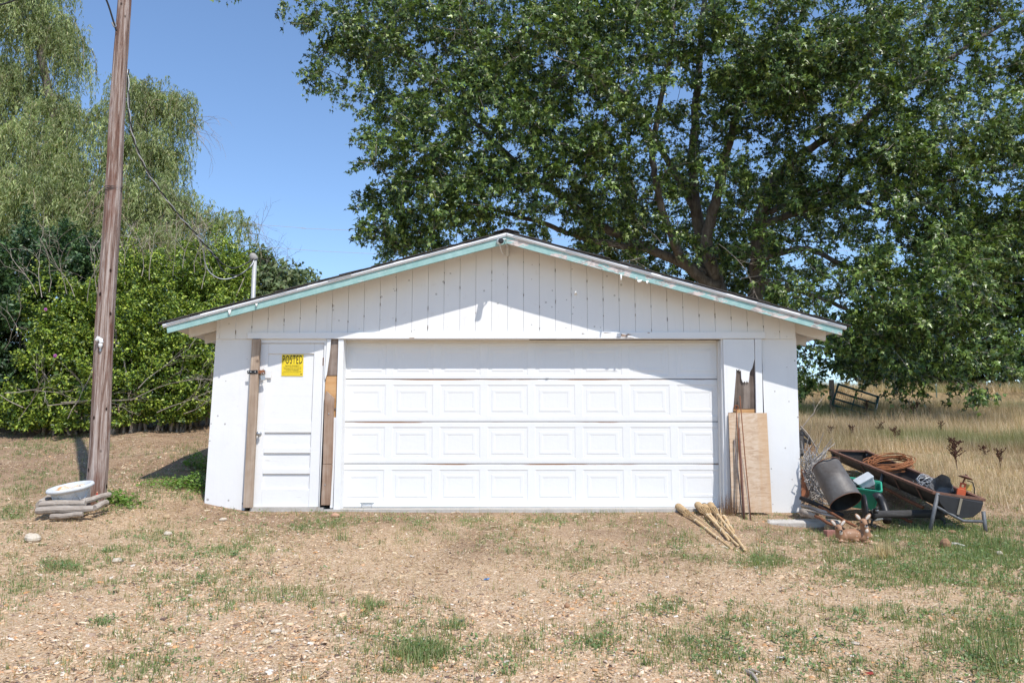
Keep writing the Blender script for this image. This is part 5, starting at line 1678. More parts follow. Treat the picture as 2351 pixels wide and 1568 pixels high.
# ---- green tote with things in it
M_GREENP = simple('green_plastic', (.045, .36, .22), (.035, .28, .17), rough=.42, scale=5, bumps=.05)
tc_ = at(*Z8(672, 955), -.45)
tote = thing('plastic_tote', 'open green plastic tote leaning behind the drum', 'tote', tc_ - Vector((0, 0, .25)))
Mg = Matrix.Rotation(math.radians(-24), 3, 'Z') @ Matrix.Rotation(math.radians(20), 3, 'X') @ Matrix.Rotation(math.radians(8), 3, 'Y')
def rrect(a, b_, z, r=.04, n=4):
    out = []
    for cx_, cy_, s in ((a - r, b_ - r, 0), (-a + r, b_ - r, 1), (-a + r, -b_ + r, 2), (a - r, -b_ + r, 3)):
        for i in range(n + 1):
            t = (s + i / n) * math.pi / 2
            out.append(Vector((cx_ + r * math.cos(t), cy_ + r * math.sin(t), z)))
    return out
def loft(loops, M, c, cap0=True, cap1=False):
    mb = MB(); n = len(loops[0])
    for L in loops: mb.v += [c + M @ p for p in L]
    for i in range(len(loops) - 1):
        for j in range(n):
            p, q = i * n + j, i * n + (j + 1) % n
            mb.f.append([p, q, q + n, p + n])
    if cap0: mb.f.append([j for j in range(n)][::-1])
    if cap1: mb.f.append([(len(loops) - 1) * n + j for j in range(n)])
    return mb
loft([rrect(.165, .115, -.27), rrect(.20, .145, -.01), rrect(.222, .165, -.008), rrect(.222, .165, .012), rrect(.205, .15, .012), rrect(.196, .142, -.01), rrect(.160, .11, -.262)], Mg, tc_, True, True).build('tub', M_GREENP, tote)
jug = thing('clear_container', 'cloudy clear plastic container lying in the green tote', 'container', tc_)
M_CLEAR = simple('cloudy_plastic', (.55, .58, .60), (.42, .44, .46), rough=.3, scale=6, bumps=.05)
Mj = Mg @ Matrix.Rotation(.5, 3, 'Z') @ Matrix.Rotation(-.5, 3, 'Y')
jc = tc_ + Mg @ Vector((.03, -.01, .035))
loft([rrect(.09, .055, -.05, .02), rrect(.10, .065, .05, .02), rrect(.10, .065, .058, .02)], Mj, jc, True, True).build('box', M_CLEAR, jug, bevel=.004)
loft([rrect(.107, .072, .059, .02), rrect(.107, .072, .070, .02)], Mj, jc, True, True).build('lid', M_CLEAR, jug)
MB().ball(tc_ + Mg @ Vector((-.10, -.02, -.03)), (.07, .06, .05), Mg, 10, 7).build('crumpled_bag', M_WHITEP, None, label='crumpled white bag in the green tote beside the clear container', cat='bag')
MB().box(tc_ + Mg @ Vector((-.01, .03, -.10)), (.30, .22, .2), Mg).build('tote_rubbish', M_DKMET, None, label='dark rubbish filling the bottom of the green tote', cat='rubbish')

# ---- black pedestal table lying on its side
p0, p1 = at(*Z8(748, 1192), -1.18), at(*Z8(1292, 1186), -1.12)
ped = thing('pedestal_table', 'black pedestal table lying on its side, round top to the left, feet to the right', 'table', (p0 + p1) / 2 - Vector((0, 0, .08)))
M_BLKW = wood('black_woodgrain', 'X', (.03, .028, .027), (.06, .057, .055), (.11, .105, .10), cracks=.5, knots=False)
dx_ = (p1 - p0).normalized()
MB().tube([p0, p0.lerp(p1, .04), p0.lerp(p1, .06), p0.lerp(p1, .9), p0.lerp(p1, .93), p1], [.052, .052, .042, .046, .056, .054], 14).build('post', M_BLKW, ped, smooth=True)
ud = dx_.cross(Vector((0, 0, 1))).normalized(); wd_ = ud.cross(dx_)
Mp = Matrix((ud, wd_, dx_)).transposed() @ Matrix.Rotation(math.radians(20), 3, 'Y')
dc_ = at(*Z8(692, 1165), -1.10)
MB().lathe([(.03, .02), (.10, .016), (.185, .012), (.192, .0), (.185, -.012), (.0, -.014)], 26, Mp, dc_).build('round_top', M_BLACK, ped, smooth=True)
for k in range(3):                                   # curled brackets under the top
    a = .6 + k * 2.094
    rd = ud * math.cos(a) + wd_ * math.sin(a)
    MB().tube([p0 + dx_ * .05 + rd * .035, p0 + rd * .07 - dx_ * .005, p0 + rd * .12 - dx_ * .02, p0 + rd * .145 + dx_ * .015, p0 + rd * .12 + dx_ * .03], [.012, .013, .012, .010, .007], 7).build('scroll_bracket', M_BLACK, ped, smooth=True)
for k in range(3):                                   # scrolled feet
    a = .95 + k * 2.094
    rd = ud * math.cos(a) + wd_ * math.sin(a)
    MB().tube([p1 - dx_ * .04 + rd * .03, p1 + rd * .08 + dx_ * .02, p1 + rd * .14 + dx_ * .005, p1 + rd * .175 + dx_ * .035, p1 + rd * .15 + dx_ * .075], [.016, .018, .015, .014, .009], 7).build('foot', M_BLKW, ped, smooth=True)
MB().lathe([(.046, 0), (.03, .025), (.018, .05), (.022, .075), (0, .085)], 12, Matrix((ud, wd_, dx_)).transposed(), p1).build('finial', M_BLACK, ped, smooth=True)
# black rubber hose / pad behind it
MB().tube(spline([(Z8(770, 1060) + (-.70,)), (Z8(800, 1050) + (-.72,)), (Z8(835, 1110) + (-.75,)), (Z8(860, 1190) + (-.82,)), (Z8(868, 1245) + (-.9,))]), [.05] * 33, 10).build('rubber_hose', M_BLACK, None, label='thick black rubber hose curving down behind the pedestal table', cat='hose', smooth=True)
MB().prism(px_poly([Z8(765, 1190), Z8(800, 1150), Z8(845, 1235), Z8(770, 1250)], -.95), -.95, -.80).build('metal_scrap', M_STEEL, None, label='crumpled silver sheet metal under the pedestal table post', cat='scrap metal', bevel=.01)

# ---- long feed trough
TA, TB, TC, TD = at(2144, 1131, -1.5), at(2256, 1147, -1.5), at(1988, 1036, 2.1), at(1906, 1034, 2.1)
trough = thing('feed_trough', 'long black metal feed trough with rusty rims running back up the slope', 'trough', TA - Vector((0, 0, .3)))
nse = 12
prof_t = [(0, 0), (.06, -.08), (.18, -.15), (.32, -.19), (.5, -.205), (.68, -.19), (.82, -.15), (.94, -.08), (1, 0)]
tm = MB()
npz = len(prof_t)
for inner in (0, 1):
    for i in range(nse + 1):
        t = i / nse
        Lp, Rp = TA.lerp(TD, t), TB.lerp(TC, t)
        for (s, dz) in prof_t:
            ss = s if not inner else .018 + s * .964
            p = Lp.lerp(Rp, ss) + Vector((0, 0, dz if not inner else min(0, dz + .008)))
            tm.v.append(p)
K = (nse + 1) * npz
for i in range(nse):
    for j in range(npz - 1):
        a_ = i * npz + j
        tm.f.append([a_, a_ + npz, a_ + npz + 1, a_ + 1])
        tm.f.append([K + a_ + 1, K + a_ + npz + 1, K + a_ + npz, K + a_])
tm.build('trough_shell', M_DKMET, trough, smooth=True)
def endplate(Lp, Rp, dy, name):
    v0 = [Lp.lerp(Rp, s) + Vector((0, dy, dz)) for s, dz in prof_t]
    v1 = [p + Vector((0, .012, 0)) for p in v0]
    n = npz
    mb = MB().add(v0 + v1, [tuple(range(n)), tuple(range(2 * n - 1, n - 1, -1))] + [(i, i + n, (i + 1) % n + n, (i + 1) % n) for i in range(n)])
    return mb.build(name, M_DKMET, trough)
endplate(TA, TB, -.02, 'end_plate'); endplate(TD, TC, .01, 'end_plate')
for a_, b_ in ((TA, TD), (TB, TC), (TA, TB), (TD, TC)):
    d = (b_ - a_).normalized()
    s_ = d.cross(Vector((0, 0, 1))).normalized()
    Mx = Matrix((s_, d, s_.cross(d))).transposed()
    MB().box((a_ + b_) / 2 + Vector((0, 0, .002)), (.042, (b_ - a_).length + .05, .030), Mx).build('angle_iron_rim', M_RUSTR, trough, bevel=.003)
# rubber flap bulging out of the near end, held by a strap
fl = MB()
fp = [(0, -.01), (.02, -.10), (.20, -.20), (.48, -.235), (.74, -.205), (.93, -.125), (1.0, -.03)]
v0 = [TA.lerp(TB, .03 + .93 * s) + Vector((0, -.055, dz)) for s, dz in fp]; v1 = [p + Vector((0, .02, 0)) for p in v0]
n = len(fp)
fl.add(v0 + v1, [tuple(range(n)), tuple(range(2 * n - 1, n - 1, -1))] + [(i, i + n, (i + 1) % n + n, (i + 1) % n) for i in range(n)])
fl.build('rubber_flap', M_BLACK, trough, bevel=.006)
sa, sb = TA.lerp(TB, .50) + Vector((0, -.064, -.02)), TA.lerp(TB, .40) + Vector((0, -.064, -.20))
MB().tube([sa, sb], .014, 4).build('flap_strap', simple('tan_strap', (.33, .28, .20), (.22, .18, .13), rough=.8), trough)
M_GPIPE = simple('grey_pipe', (.16, .165, .17), (.09, .092, .095), rough=.6, metal=.3, scale=12, bumps=.15)
def leg(top, foot_xy, r=.022):
    z = gz(*foot_xy)
    MB().tube([top, Vector((foot_xy[0], foot_xy[1], z - .03))], r, 10).build('leg', M_GPIPE, trough, smooth=True)
pr_ = TB + Vector((-.02, -.03, -.12)); leg(pr_, (pr_.x + .0, pr_.y - .02), .021)
pl_ = TA + Vector((.03, -.03, .0)); leg(pl_, (pl_.x - .14, pl_.y - .02), .021)
for t in (.42, .97):
    a_, b_ = TA.lerp(TD, t), TB.lerp(TC, t)
    leg(a_ + Vector((.02, 0, -.02)), (a_.x - .08, a_.y)); leg(b_ + Vector((-.02, 0, -.02)), (b_.x + .05, b_.y))
MB().tube([pl_ + Vector((-.06, -.0, -.13)), pl_.lerp(pr_, .5) + Vector((0, -.02, -.20)), pr_ + Vector((0, 0, -.11))], .017, 8).build('cross_bar', M_GPIPE, trough, smooth=True)
for t in (.12, .30, .62):
    a_ = TA.lerp(TD, t)
    MB().tube([a_ + Vector((-.012, 0, -.01)), a_ + Vector((.045, -.02, -.16))], .010, 4).build('side_rib', M_RUSTR, trough)
t_ = .87
MB().tube([TA.lerp(TD, t_) + Vector((-.01, 0, .03)), TA.lerp(TD, t_) + Vector((.0, 0, -.12))], .014, 4).build('tie_post', M_GREYWOOD, trough)

# ---- what lies in the trough
cc = at(2044, 1068, .75)
coil = thing('wire_coil', 'coil of rusty orange wire lying in the feed trough', 'wire', cc - Vector((0, 0, .08)))
M_RUSTO = simple('orange_rust_wire', (.34, .13, .05), (.20, .075, .03), rough=.85, scale=30, bumps=.2)
for k in range(20):
    a0 = random.random() * 6.28; r1 = random.uniform(.24, .33); cxk = Vector((random.gauss(0, .02), random.gauss(0, .02), random.gauss(0, .018)))
    ti = random.gauss(0, .05)
    MB().tube([cc + cxk + Vector((r1 * math.cos(a0 + t), r1 * .92 * math.sin(a0 + t), .08 * math.sin(a0 + t + .6) + ti * math.cos(t) + .03)) for t in np.linspace(0, 6.1, 26)], .0055, 4).build('wire_turn', M_RUSTO, coil)
bc = at(*Z8(1312, 985), -.95)
bk = MB()
Mb = Matrix.Rotation(math.radians(-35), 3, 'Z') @ Matrix.Rotation(math.radians(62), 3, 'X')
for i in range(9):
    t = i / 8
    for j in range(20):
        a = j * 6.283 / 20
        r = (.085 + .030 * t) * (1 + .10 * math.sin(3 * a + 4 * t) + .05 * math.sin(7 * a + 9 * t))
        bk.v.append(bc + Mb @ Vector((r * math.cos(a), r * math.sin(a), -.13 + .24 * t)))
for i in range(8):
    for j in range(20):
        p, q = i * 20 + j, i * 20 + (j + 1) % 20
        bk.f.append([p, q, q + 20, p + 20])
bk.f.append(list(range(20))[::-1])
bk.build('crumpled_bucket', simple('dull_zinc', (.33, .33, .335), (.20, .19, .19), rough=.5, metal=.55, scale=9, bumps=.3), None, label='crumpled grey metal bucket lying in the near end of the trough', cat='bucket')
wt = MB()
wc = at(*Z8(1210, 950), -.75)
for k in range(9):
    a0 = random.random() * 6.28; r1 = random.uniform(.07, .14); tl_ = Matrix.Rotation(random.uniform(-.9, .9), 3, 'X') @ Matrix.Rotation(random.uniform(-.6, .6), 3, 'Y')
    c_ = wc + Vector((random.gauss(0, .05), random.gauss(0, .05), random.uniform(-.03, .03)))
    wt.tube([c_ + tl_ @ Vector((r1 * math.cos(a0 + t), r1 * math.sin(a0 + t), .02 * math.sin(3 * t))) for t in np.linspace(0, 5.2, 18)], .0032, 4)
wt.build('wire_tangle', M_WCAB, None, label='tangle of silvery wire loops in the trough beside the bucket', cat='wire', kind='thing')
oc = at(*Z8(1470, 965), -1.18)
tool = thing('orange_tool', 'orange bracketed tool with a rusty disc on top at the near end of the trough', 'tool', oc - Vector((0, 0, .12)))
M_ORANGE = simple('orange_paint', (.58, .10, .025), (.42, .075, .025), rough=.5, scale=8, bumps=.1)
Mo = Matrix.Rotation(.25, 3, 'Y') @ Matrix.Rotation(-.3, 3, 'Z')
ob = MB()
for (c_, s_) in (((0, 0, .026), (.062, .02, .018)), ((0, 0, -.026), (.062, .02, .018)), ((-.022, 0, 0), (.018, .02, .034)), ((.022, 0, 0), (.018, .02, .034))):
    ob.box(oc + Mo @ Vector(c_), s_, Mo)
ob.build('slotted_plate', M_ORANGE, tool)
MB().box(oc + Vector((-.03, .0, -.085)), (.09, .05, .10), Mo).build('bracket', M_ORANGE, tool, bevel=.004)
MB().box(oc + Vector((.07, .02, -.02)), (.07, .03, .07), Mo).build('yellow_guard', simple('faded_yellow', (.52, .36, .08), (.36, .24, .08), rough=.6), tool, bevel=.004)
MB().tube([oc + Vector((.0, 0, .03)), oc + Vector((.035, 0, .09))], .010, 7).build('shaft', M_RUST, tool)
MB().lathe([(.075, -.012), (.076, -.009), (.03, .010), (.012, .016), (.012, .03), (0, .032)], 18, Matrix.Rotation(.35, 3, 'Y'), oc + Vector((.042, 0, .10))).build('disc', M_RUSTR, tool)
MB().tube([oc + Vector((.05, -.01, .06)), oc + Vector((.11, -.01, .04)), oc + Vector((.125, -.01, -.03)), oc + Vector((.115, -.01, -.12))], .006, 6).build('cable', M_BLACK, tool, smooth=True)
MB().ball(oc + Vector((.10, -.03, -.13)), (.045, .04, .03), None, 9, 6).build('gearbox', M_RUST, tool, smooth=True)

# ---- pipes, boards and sticks heaped along the wall
def bar(name, lab, cat, a, b_, ya, yb, r, mt, seg=8, grp=None):
    p, q = at(*Z8(*a), ya), at(*Z8(*b_), yb)
    for v in (p, q): v.z = max(v.z, gz(v.x, v.y) + r * .6)
    MB().tube([p, p.lerp(q, .33) + Vector((0, 0, .006)), p.lerp(q, .66) - Vector((0, 0, .004)), q], r, seg).build(name, mt, None, label=lab, cat=cat, group=grp, smooth=seg > 4)
bar('rusty_pipe', 'long rusty pipe lying under the feed trough', 'pipe', (775, 950), (1150, 1135), .3, -1.15, .022, M_RUST)
bar('rusty_pipe', 'rusty pipe pointing at the fawns from under the drum', 'pipe', (330, 1130), (615, 1285), -.55, -1.30, .016, M_RUST)
bar('rusty_pipe', 'shorter rusty pipe lying along the end of the concrete footing', 'pipe', (300, 1205), (430, 1275), -.7, -1.1, .017, M_RUST)
bar('rusty_pipe', 'rusty pipe lying behind the pedestal table toward the trough leg', 'pipe', (980, 1215), (1060, 1250), -.85, -1.1, .018, M_RUST)
bar('wooden_board', 'pale grey weathered board lying at the foot of the right wall corner', 'board', (185, 1120), (400, 1180), -.35, -.75, .022, M_LOG, 4)
bar('wooden_board', 'thin grey lath resting on the log by the right wall corner', 'board', (190, 1150), (480, 1215), -.40, -.9, .014, M_LOG, 4)
bar('cut_log', 'short cut log lying between the right wall corner and the concrete footing', 'log', (185, 1178), (312, 1196), -.40, -.55, .045, M_LOG, 12)
bar('fallen_branch', 'dark charred branch lying behind the drum by the wall', 'branch', (180, 1060), (520, 1205), -.3, -.7, .028, M_DKMET)
sh = MB()
q = [at(*Z8(*z), y_) for z, y_ in (((186, 830), .15), ((214, 850), .05), ((250, 1040), -.25), ((225, 1075), -.3), ((188, 1050), -.2))]
n = len(q); sh.add(q + [p + Vector((.01, .02, 0)) for p in q], [tuple(range(n)), tuple(range(2 * n - 1, n - 1, -1))] + [(i, i + n, (i + 1) % n + n, (i + 1) % n) for i in range(n)])
sh.build('rusty_sheet', simple('orange_brown_rust', (.33, .12, .05), (.20, .07, .03), rough=.85, scale=9, bumps=.3), None, label='rusty orange metal sheet standing against the right side of the garage', cat='sheet metal')
bar('wooden_stake', 'pale peeling stake leaning on the rusty sheet', 'stake', (200, 850), (250, 1000), .0, -.25, .016, M_GREYWOOD)
br = MB()
for k in range(230):
    a = (random.uniform(178, 330), random.uniform(760, 1090)); yb = random.uniform(-.25, .6)
    p = at(*Z8(*a), yb)
    p.x = max(p.x, WXR + .05)
    an = random.gauss(.9, .5)
    d = Vector((math.cos(an) * random.choice((1, 1, -.6)), random.gauss(0, .5), math.sin(an) * random.choice((1, -.8))))
    L = random.uniform(.12, .42)
    q = p + d.normalized() * L
    q.x = max(q.x, WXR + .04)
    q.z = max(q.z, gz(q.x, q.y)); p.z = max(p.z, gz(p.x, p.y))
    br.tube([p, p.lerp(q, .5) + Vector((random.gauss(0, .03), 0, random.gauss(0, .03))), q], [random.uniform(.004, .011), .006, .003], 4, False)
br.build('brush_pile', simple('grey_stick', (.40, .37, .34), (.17, .15, .14), rough=.9, scale=12, bumps=.2), None, label='heap of grey sticks and wire against the right side wall', cat='brush pile', kind='stuff')
lb = MB()
twiggy(lb, at(*Z8(180, 490), .6), Vector((.9, -.1, -.55)), .85, .012, 1, .3)
twiggy(lb, at(*Z8(178, 520), .6), Vector((.6, -.1, .9)), .5, .008, 1, .5)
lb.build('fallen_branch', M_TWIG, None, label='bare grey branch sticking out of the brush pile toward the trough', cat='branch')
db = MB()
db.tube([at(*Z8(180, 520), .75), at(*Z8(215, 560), .7), at(*Z8(255, 600), .65), at(*Z8(258, 628), .62), at(*Z8(205, 600), .62)], [.02, .018, .016, .02, .03], 6)
db.tube([at(*Z8(182, 540), .7), at(*Z8(190, 620), .6), at(*Z8(186, 720), .45)], [.03, .04, .03], 6)
db.build('charred_stump', M_DKMET, None, label='charred dark branch stub leaning at the right rear of the wall', cat='branch')
gr = MB()
g0, g1, g2 = at(*Z8(212, 640), 1.0), at(*Z8(292, 625), 1.0), at(*Z8(215, 735), .9)
for i in range(7):
    t = i / 6
    gr.tube([g0 + (g1 - g0) * t, g2 + (g1 - g0) * t], .003, 4, False); gr.tube([g0 + (g2 - g0) * t, g1 + (g2 - g0) * t], .003, 4, False)
gr.build('wire_grate', M_RUST, None, label='small rusty wire grate standing behind the brush pile', cat='grate', kind='thing')

# ================================================================== FAWN FIGURES AND STONES
def blob(parts, voxel, mat, name, parent):
    mb = MB()
    for p in parts:
        if p[0] == 'b': mb.ball(p[1], p[2], p[3] if len(p) > 3 else None, 12, 8)
        else: mb.tube(p[1], p[2], 8)
    me = mb.mesh('tmp')
    o = bpy.data.objects.new('tmp', me); COL.objects.link(o)
    md = o.modifiers.new('r', 'REMESH'); md.mode = 'VOXEL'; md.voxel_size = voxel
    s_ = o.modifiers.new('s', 'SMOOTH'); s_.factor = .5; s_.iterations = 3
    dg = bpy.context.evaluated_depsgraph_get()
    m2 = bpy.data.meshes.new_from_object(o.evaluated_get(dg))
    bpy.data.objects.remove(o); bpy.data.meshes.remove(me)
    co = np.zeros(len(m2.vertices) * 3, np.float32); m2.vertices.foreach_get('co', co)
    co = co.reshape(-1, 3) - np.array(ORG[parent], np.float32)
    m2.vertices.foreach_set('co', co.ravel()); m2.materials.clear(); m2.materials.append(mat)
    m2.polygons.foreach_set('use_smooth', [True] * len(m2.polygons)); m2.name = name; m2.update()
    return link(name, m2, parent)
def fawn_mat():
    m, nt, b = newmat('fawn_paint')
    v = coords(nt)
    c = ramp(nt, noise(nt, v, 14, 4, .6), [(.3, (.24, .12, .06)), (.7, (.37, .20, .11))])
    vo = N(nt, 'ShaderNodeTexVoronoi'); vo.inputs['Scale'].default_value = 32
    nt.links.new(v, vo.inputs['Vector'])
    sp = ramp(nt, vo.outputs['Distance'], [(.16, 1), (.26, 0)])
    sepn = N(nt, 'ShaderNodeSeparateXYZ'); nt.links.new(v, sepn.inputs[0])
    low = ramp(nt, sepn.outputs[2], [(.04, 1), (.12, 0)])
    c = mix(nt, math_(nt, 'MULTIPLY', math_(nt, 'MULTIPLY', sp, low), .8), c, (.70, .60, .50))
    nt.links.new(c, b.inputs['Base Color']); b.inputs['Roughness'].default_value = .6
    return m
M_FAWN = fawn_mat()
M_CREAM = simple('cream_paint', (.66, .58, .50), (.54, .46, .39), rough=.6, scale=12, bumps=0)
Z6 = lambda a, b_: (1811.9 + a * .1778, 984.3 + b_ * .1778)
def fawn(label, base_px, body_dir, head_off, s=1.0, lying=True):
    g_ = gnd(*base_px)
    o = thing('fawn_figure', label, 'figurine', g_, 'fawn figures by the scrap')
    b0 = g_ + Vector((0, .02, .045 * s)); d = body_dir
    tail_p = b0 + Vector((.15 * s * d, .03, .005))
    hd_ = b0 + Vector(head_off) * s * 1.0
    neck0 = b0 + Vector((-.035 * d * s, -.005, .025 * s))
    parts = [('b', b0.lerp(tail_p, .5) + Vector((0, 0, .012 * s)), (.115 * s, .062 * s, .068 * s)),
             ('b', tail_p - Vector((.03 * d * s, 0, -.005)), (.05 * s, .05 * s, .05 * s)),
             ('b', b0, (.05 * s, .046 * s, .05 * s)),
             ('t', [neck0 - Vector((0, 0, .02)), neck0.lerp(hd_, .5), hd_ + Vector((0, .012, -.01))], [.050 * s, .040 * s, .034 * s]),
             ('b', hd_, (.036 * s, .040 * s, .038 * s)),
             ('t', [hd_ + Vector((0, -.01, .0)), hd_ + Vector((0, -.040, -.014)) * s, hd_ + Vector((0, -.056, -.020)) * s], [.030 * s, .023 * s, .018 * s]),
             ('t', [b0 + Vector((-.03 * d, -.03, -.02)) * s, b0 + Vector((-.075 * d, -.055, -.030)) * s, b0 + Vector((.02 * d, -.075, -.034)) * s], [.018 * s, .014 * s, .011 * s]),
             ('t', [tail_p + Vector((-.02 * d, -.03, -.01)) * s, tail_p + Vector((-.075 * d, -.055, -.03)) * s, tail_p + Vector((-.01 * d, -.065, -.035)) * s], [.028 * s, .018 * s, .011 * s])]
    blob(parts, .0065 * s, M_FAWN, 'body', o)
    for sd in (-1, 1):
        e0 = hd_ + Vector((.026 * sd, .010, .024)) * s
        Me = Matrix.Rotation(.70 * sd, 3, 'Y') @ Matrix.Rotation(.1, 3, 'X')
        MB().ball(e0 + Me @ Vector((0, 0, .032 * s)), (.021 * s, .007 * s, .040 * s), Me, 10, 8).build('ear', M_FAWN, o, smooth=True)
        MB().ball(e0 + Me @ Vector((0, -.0045 * s, .031 * s)), (.014 * s, .005 * s, .031 * s), Me, 10, 8).build('ear_lining', M_CREAM, o, smooth=True)
        MB().ball(hd_ + Vector((.029 * sd, -.026, .008)) * s, .0085 * s, None, 8, 6).build('eye', M_BLACK, o, smooth=True)
    MB().ball(hd_ + Vector((0, -.072, -.018)) * s, (.011 * s, .008 * s, .009 * s), None, 8, 6).build('nose', M_BLACK, o, smooth=True)
    MB().ball(hd_ + Vector((0, -.054, -.032)) * s, (.016 * s, .018 * s, .012 * s), None, 8, 6).build('muzzle', M_CREAM, o, smooth=True)
    MB().ball(neck0.lerp(hd_, .4) + Vector((0, -.034 * s, -.004)), (.018 * s, .010 * s, .022 * s), None, 8, 6).build('throat_patch', M_CREAM, o, smooth=True)
    return o
fawn('small spotted fawn figure lying curled, left of the upright one', Z6(715, 1462), 1, (-.060, -.04, .092), 1.05)
fawn('fawn figure holding its head high, right of the curled one', Z6(960, 1470), -1, (.005, -.03, .140), 1.12)

M_ROCKT = simple('tan_rock', (.50, .36, .22), (.34, .22, .12), rough=.9, scale=11, bumps=.6)
M_ROCKP = simple('pale_rock', (.60, .53, .43), (.44, .36, .27), rough=.9, scale=11, bumps=.6)
M_ROCKR = simple('brown_rock', (.38, .22, .12), (.24, .13, .075), rough=.9, scale=11, bumps=.6)
def rock(label, px_, wpx, hpx, mt, group=None, squash=.8):
    g_ = gnd(*px_)
    dist = (g_ - CAM).length
    rx, rz = wpx / 2 * dist / F, hpx * .6 * dist / F
    mb = MB(); sd = random.uniform(0, 50)
    mb.ball(g_ + Vector((0, 0, rz * .55)), (rx, rx * squash, rz), Matrix.Rotation(random.uniform(0, 3), 3, 'Z') if abs(squash - 1) < .3 else None, 11, 7)
    for p in mb.v:
        d = p - g_
        k = 1 + .34 * (vnoise(d.x / rx * 1.6 + sd, d.y / rx * 1.6 + d.z / rz * 1.3 + sd, 5) - .5)
        p.x, p.y, p.z = g_.x + d.x * k, g_.y + d.y * k, g_.z + d.z * k
    mb.build('rock', mt, None, label=label, cat='rock', group=group)
rock('pale boulder-like stone in dry grass below the planter logs', (76, 1243), 38, 18, M_ROCKP)
rock('brown rock sitting in the green grass right of the fawns', (2171, 1258), 25, 22, M_ROCKR)
rock('tan rock directly behind the two fawn figures', Z6(835, 1340), 20, 15, M_ROCKT)
rock('orange-tan rock right of the upright fawn', Z6(1035, 1415), 20, 13, M_ROCKT)
rock('tan rock left of the curled fawn beside the concrete footing', Z6(500, 1310), 17, 14, M_ROCKT)
rock('small pale rock between the fawns and the grass', Z6(1125, 1405), 10, 6, M_ROCKP)
rock('flat brown stone in front of the upright fawn', Z6(1090, 1500), 22, 7, M_ROCKT)
rock('reddish rock in the yard below the wide door', (1302, 1393), 15, 9, M_ROCKR)
rock('tan rock near the middle of the yard', (1254, 1347), 16, 9, M_ROCKT)
rock('white stone near the bottom of the yard', (780, 1461), 18, 6, M_ROCKP)
rock('cream stone in the lower left of the yard', (634, 1452), 24, 8, M_ROCKP)
rock('round brown-grey stone in the lower middle of the yard', (831, 1450), 14, 9, M_ROCKR)
rock('pale stone on the bank below the left wall', (385, 1228), 18, 8, M_ROCKP)
rock('tan stone with a white neighbour below the planter', (383, 1190), 14, 9, M_ROCKT)
rock('pale stone on the gravel left of the entry door', (512, 1195), 17, 7, M_ROCKP)
rock('pale flat stone in the left gravel', (270, 1290), 26, 9, M_ROCKP)
rock('tan flat stone beside the pale one in the left gravel', (205, 1308), 24, 9, M_ROCKT)
rock('pale stone at the right edge of the grass', (2295, 1275), 14, 9, M_ROCKP)
rock('tan stone under the near trough leg', (2180, 1210), 26, 9, M_ROCKT)
rock('brown stone just in front of the trough leg', (2185, 1225), 18, 8, M_ROCKR)
rock('orange-tan rock at the left foot of the wide door', (768, 1187), 22, 9, simple('brick_stone', (.52, .31, .20), (.40, .22, .14), rough=.9, scale=11, bumps=.5), squash=.6)
bk_ = gnd(*Z6(545, 1395))
MB().box(bk_ + Vector((0, .04, .03)), (.115, .07, .075), Matrix.Rotation(.25, 3, 'Z')).build('red_brick', simple('red_brick', (.36, .16, .12), (.24, .11, .09), rough=.9, scale=20, bumps=.5), None, label='broken red brick left of the curled fawn', cat='brick', bevel=.006)
def stick(label, a, b_, r, mt):
    p, q = gnd(*a), gnd(*b_)
    p.z += r; q.z += r
    MB().tube([p, p.lerp(q, .4) + Vector((.01, .01, .006)), q], [r, r * .9, r * .6], 7).build('stick', mt, None, label=label, cat='stick')
stick('white sun-bleached stick beside the brown rock in the grass', (2186, 1252), (2216, 1258), .016, simple('bleached_wood', (.68, .64, .57), (.55, .50, .43), rough=.8))
stick('grey stick at the bottom edge of the yard', (1715, 1546), (1740, 1570), .012, M_TWIG)
stick('short dry stick lying above the grey one at the bottom of the yard', (1710, 1543), (1745, 1548), .009, M_TWIG)
stick('split bamboo chip on the soil left of the torches', (1534, 1206), (1546, 1211), .009, M_BAMB2)
stick('pale bark chip below the short hollow cane', (1657, 1258), (1672, 1261), .010, M_NODE)
for lab, p_, c_ in (('scrap of blue plastic in the middle of the yard', (1117, 1331), (.05, .25, .60)), ('scrap of dark red litter in the lower right of the yard', (1995, 1550), (.40, .06, .05)), ('tiny bottle cap on the gravel right of centre', (1060, 1428), (.03, .03, .05))):
    g_ = gnd(*p_)
    MB().add([g_ + Vector(q) for q in ((-.022, -.01, .006), (.02, -.014, .012), (.026, .012, .016), (-.016, .014, .010), (-.022, -.01, .002), (.02, -.014, .008), (.026, .012, .012), (-.016, .014, .006))],
             [(0, 1, 2, 3), (7, 6, 5, 4), (0, 4, 5, 1), (1, 5, 6, 2), (2, 6, 7, 3), (3, 7, 4, 0)]).build('plastic_scrap', simple('scrap_%d' % int(c_[0] * 100), c_, bumps=0, rough=.4), None, label=lab, cat='litter')

